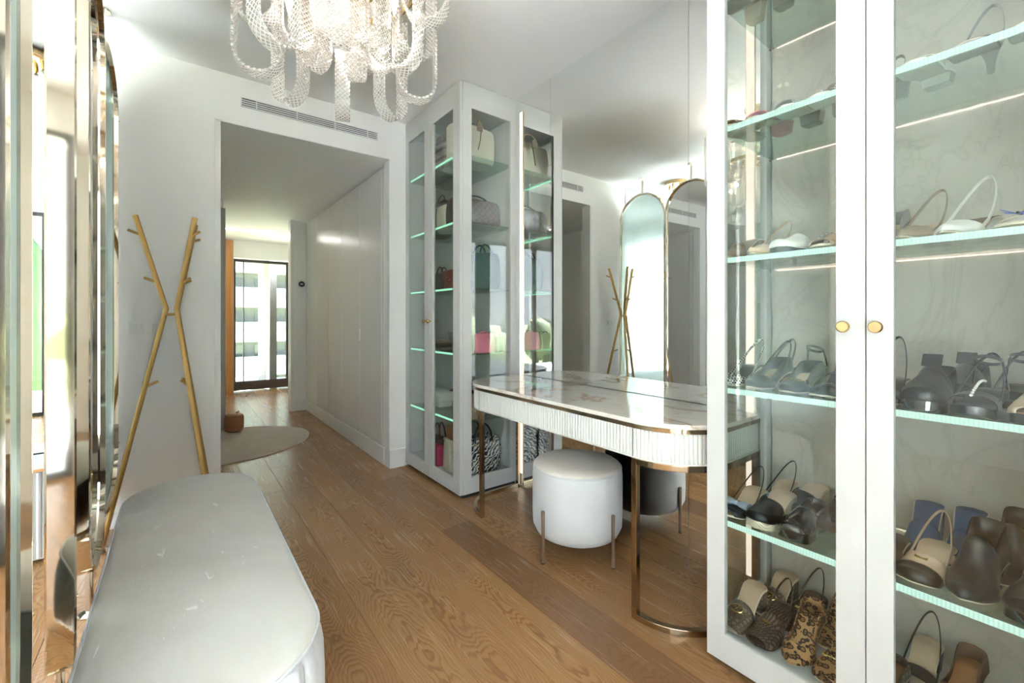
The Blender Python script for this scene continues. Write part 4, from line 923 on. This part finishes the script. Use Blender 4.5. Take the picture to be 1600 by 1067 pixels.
# ------------------------------------------------------------------ handbags
def rrect(w, d, p=4, n=28):
    out = []
    for i in range(n):
        a = 2*pi*i/n; c, s_ = cos(a), sin(a); out.append((w/2*abs(c)**(2/p)*(1 if c >= 0 else -1), d/2*abs(s_)**(2/p)*(1 if s_ >= 0 else -1)))
    return out
def body(w, d, h, tw=1, td=1, bulge=.06, p=4, slump=0, seed=0, pinch=0, open_=False, base=0):
    r_ = random.Random(seed); rings = []; m = 10; ph1, ph2 = r_.uniform(0, 6), r_.uniform(0, 6)
    for i in range(m+1):
        f = i/m; k = 1+bulge*sin(pi*f); kw = (1+(tw-1)*f)*k; kd = (1+(td-1)*f)*k*(1-pinch*f**3)
        e = 1 if 0 < i < m else .94
        rings.append([(x*kw*e*(1+slump*.04*sin(3*atan2(y, x)+ph1+f*5)), y*kd*e*(1+slump*.12*sin(2*x/w*5+ph2+f*4)), base+h*f*(1+(slump*.05*sin(x/w*6+ph1) if i == m else 0))) for x, y in rrect(w, d, p)])
    if open_: rings.append([(x*.93, y*.86, z-h*.05) for x, y, z in rings[-1]])
    return MB().loft(rings)
def bag(label, loc, rz, w, d, h, mat, kind='tote', hmat=None, hh=.12, hr=.005, grp='handbags on the cabinet shelves', clasp=None, band=None, seed=1, **k):
    s = thing('handbag', label, 'handbag', loc, radians(rz), grp); hm = hmat or mat
    body(w, d, h, seed=seed, open_=(kind == 'tote'), **k).build('body', mat, s, True, auto=60)
    tw = k.get('tw', 1); td = k.get('td', 1)
    if kind in ('tote', 'top'):
        for sd in (-1, 1):
            y = sd*d/2*td*.8; q = w*.22*tw
            MB().tube([(q*cos(a)*1.0, y*(1-.3*sin(a)), h*.86+(hh+h*.14)*sin(a)**.8) for a in [pi*i/18 for i in range(19)]], hr, 8).build('handle', hm, s, True)
            for x in (-q, q): MB().sphere((x, y*1.05, h*.87), hr*1.5, 8, 5).build('rivet', K_goldj, s, True)
    if kind == 'shoulder':
        MB().tube([(w*.42*tw*cos(a), 0, h*.9+(hh+h*.1)*sin(a)**.7) for a in [pi*i/20 for i in range(21)]], hr, 8).build('strap', hm, s, True)
    if kind in ('flap', 'shoulder'):
        r_ = []
        for i, (yy, zz) in enumerate(((d*.5*td, h*.97), (d*.25*td, h*1.035), (-d*.3*td, h*1.03), (-d*.52, h*.93), (-d*.57, h*.72), (-d*.56, h*.52))):
            kx = .49*(1-.12*(i/5)**2)*(tw+(1-tw)*i/8); r_.append([(-w*kx, yy, zz), (0, yy-.0, zz-(.02*(i == 5))), (w*kx, yy, zz)])
        o = MB().loft(r_, False, False, False).build('flap', hm if kind == 'flap' and hmat else mat, s, True, auto=80); m_ = o.modifiers.new('s', 'SOLIDIFY'); m_.thickness = .004
    if clasp == 'disc': MB().lathe([(.001, 0), (.014, 0), (.016, .003), (.014, .005), (.001, .005)], 16).xf(Matrix.Translation((0, -d*.6, h*.55)) @ Matrix.Rotation(pi/2, 4, 'X')).build('clasp', K_goldj, s, True)
    if clasp == 'letter':
        MB().tube([(.022*cos(a), -d*.64, h*.5+.022*sin(a)) for a in [radians(50+260*i/16) for i in range(17)]], .004, 6).build('gold_letter', K_goldj, s, True)
        MB().tube([(.012, -d*.645, h*.5-.002), (.05, -d*.645, h*.5+.003)], .0028, 6).build('gold_bar', K_goldj, s, True)
    if clasp == 'luggage':
        MB().tube([(0, -d*.52, h*.96), (.012, -d*.60, h*.80), (.004, -d*.62, h*.58), (-.012, -d*.6, h*.3)], .004, 6).build('tie_cord', K_taupe, s, True)
        MB().prism([(-.022, -.03), (.022, -.03), (.022, .02), (0, .04), (-.022, .02)], 0, .006).xf(Matrix.Translation((.0, -d*.60, h*.93)) @ Matrix.Rotation(pi/2, 4, 'X')).build('luggage_tag', K_taupe, s)
    if band: MB().loft([[(x*1.02*w/w, y*1.03, z) for x, y in rrect(w, d)] for z in (h*band[0], h*band[1])], False, False).build('band', band[2], s, True)
    return s
YR = 90  # long side along the shelf
ZB = [.1008, .4848, .9288, 1.3638, 1.8028, 2.2408]
bag('cream canvas tote with hanging luggage tag on the topmost shelf', (1.640, 2.62, ZB[5]), 4, .31, .17, .25, K_canvas, 'top', K_beige, .08, .006, slump=.6, clasp='luggage', td=.7, tw=1.1, bulge=.02, p=9)
bag('pink and grey plaid book tote with sage band on the topmost shelf', (1.665, 3.06, ZB[5]), 90, .30, .12, .26, K_plaid, 'tote', K_plaid, .08, .006, band=(.46, .56, K_green_band))
bag('dark brown chequered canvas travel bag across the second-highest shelf', (1.670, 2.63, ZB[4]), 0, .375, .20, .185, K_chk, 'top', K_choc, .03, .006, td=.75, bulge=.04, p=5)
bag('cream bag with curved black trim on the second-highest shelf', (1.600, 2.90, ZB[4]), 90, .15, .11, .19, K_cream, 'flap', K_cream, .08, p=2.6, bulge=.12)
MBk = bag('dark chocolate slouchy bag at the doorway end of the second-highest shelf', (1.66, 3.09, ZB[4]), 80, .22, .13, .26, K_choc, 'shoulder', K_choc, .07, slump=1, td=.5)
bag('dark green tall bag with yellow charm on the third shelf', (1.700, 2.555, ZB[3]), 8, .26, .12, .25, K_green, 'top', K_green, .06, .006, slump=.6, td=.8)
bag('oxblood leather bag with gold letter clasp on the third shelf', (1.610, 2.80, ZB[3]), -88, .20, .09, .15, K_red, 'flap', None, 0, clasp='letter', td=.6, tw=.9)
bag('small dark brown handbag at the doorway end of the third shelf', (1.655, 3.07, ZB[3]), 90, .19, .10, .15, K_choc, 'top', K_choc, .05, .005, td=.6)
bag('flat grey taupe clutch leaning on the fourth shelf', (1.675, 2.86, ZB[2]), 84, .24, .07, .12, K_grey, 'flap', None, bulge=.02)
for i, (lab, m_) in enumerate((('brown round-motif clutch lying lowest in the stack of clutches', K_mono), ('dark brown clutch lying in the middle of the clutch stack', K_choc), ('taupe snakeskin clutch lying on top of the clutch stack', K_taupe))):
    s_ = thing('clutch_bag', lab, 'handbag', (1.545, 2.93-.005*i, ZB[2]+i*.0265), radians(88+4*i), 'stack of clutches on the fourth shelf')
    body(.27-.02*i, .13, .025, bulge=.03).build('body', m_, s_, True, auto=60); body(.265-.02*i, .065, .003, bulge=0).xf(Matrix.Translation((0, -.03, .0245-.0015))).build('flap', m_, s_, True, auto=60)
bag('black and white patterned small bag behind the side glass on the fourth shelf', (1.545, 2.53, ZB[2]), 4, .10, .08, .12, K_mesh, 'top', K_black, .012, .004)
bag('small dusty pink leather handbag with gold fittings behind the side glass', (1.690, 2.525, ZB[2]), 5, .19, .08, .13, K_pink, 'top', K_pink, .012, .004, td=.55, tw=.85, p=3)
bag('small black handbag at the mirror end of the fourth shelf', (1.825, 2.56, ZB[2]), 4, .08, .10, .11, K_black, 'top', K_black, .012, .004)
bag('taupe bucket bag with gathered drawstring neck on the fifth shelf', (1.600, 2.665, ZB[1]), 90, .15, .13, .17, K_brown, 'shoulder', K_brown, .05, slump=1, pinch=.4, p=2.4)
bag('beige pink upright box bag beside the drawstring bucket bag', (1.570, 2.535, ZB[1]), 90, .10, .10, .155, K_beige, 'flap', None, bulge=.01, p=8)
bag('white boxy vanity case at the doorway end of the fifth shelf', (1.645, 3.07, ZB[1]), 90, .22, .13, .115, K_white, 'flap', None, clasp='disc', bulge=.01, p=8)
bag('brown leather bag on its side in the middle of the fifth shelf', (1.72, 2.86, ZB[1]), 90, .16, .11, .13, K_tan, 'top', K_tan, .04, slump=.8)
# cabinet floor
zb = bag('big black and white woven dash basket bag on the cabinet floor', (1.675, 2.588, ZB[0]), 4, .33, .19, .235, K_zeb, 'tote', K_black, .10, .0065, pinch=.25, slump=1, bulge=.14, p=2.6)
MB().tube([(-.05, -.10, .22), (-.03, -.113, .10), (-.035, -.112, .02)], .006, 6).build('drawstring', K_black, zb, True)
bag('brown suede slouch bag with tassels behind the cream envelope bag', (1.640, 2.82, ZB[0]), 88, .20, .13, .25, K_tan, 'shoulder', K_tan, .05, slump=1, td=.6)
bag('cream envelope bag standing tilted by the cabinet corner', (1.520, 2.72, ZB[0]), 80, .15, .05, .20, K_cream, 'flap', None, bulge=.02, td=.6)
bag('magenta leather bag wedged beside the cream envelope bag', (1.505, 2.855, ZB[0]), 90, .09, .06, .14, K_mag, 'flap', None, bulge=.04)
bag('black bag with stiff round ring handles on the cabinet floor', (1.640, 3.08, ZB[0]), 90, .23, .11, .13, K_black, 'top', K_black, .11, .007, td=.6)
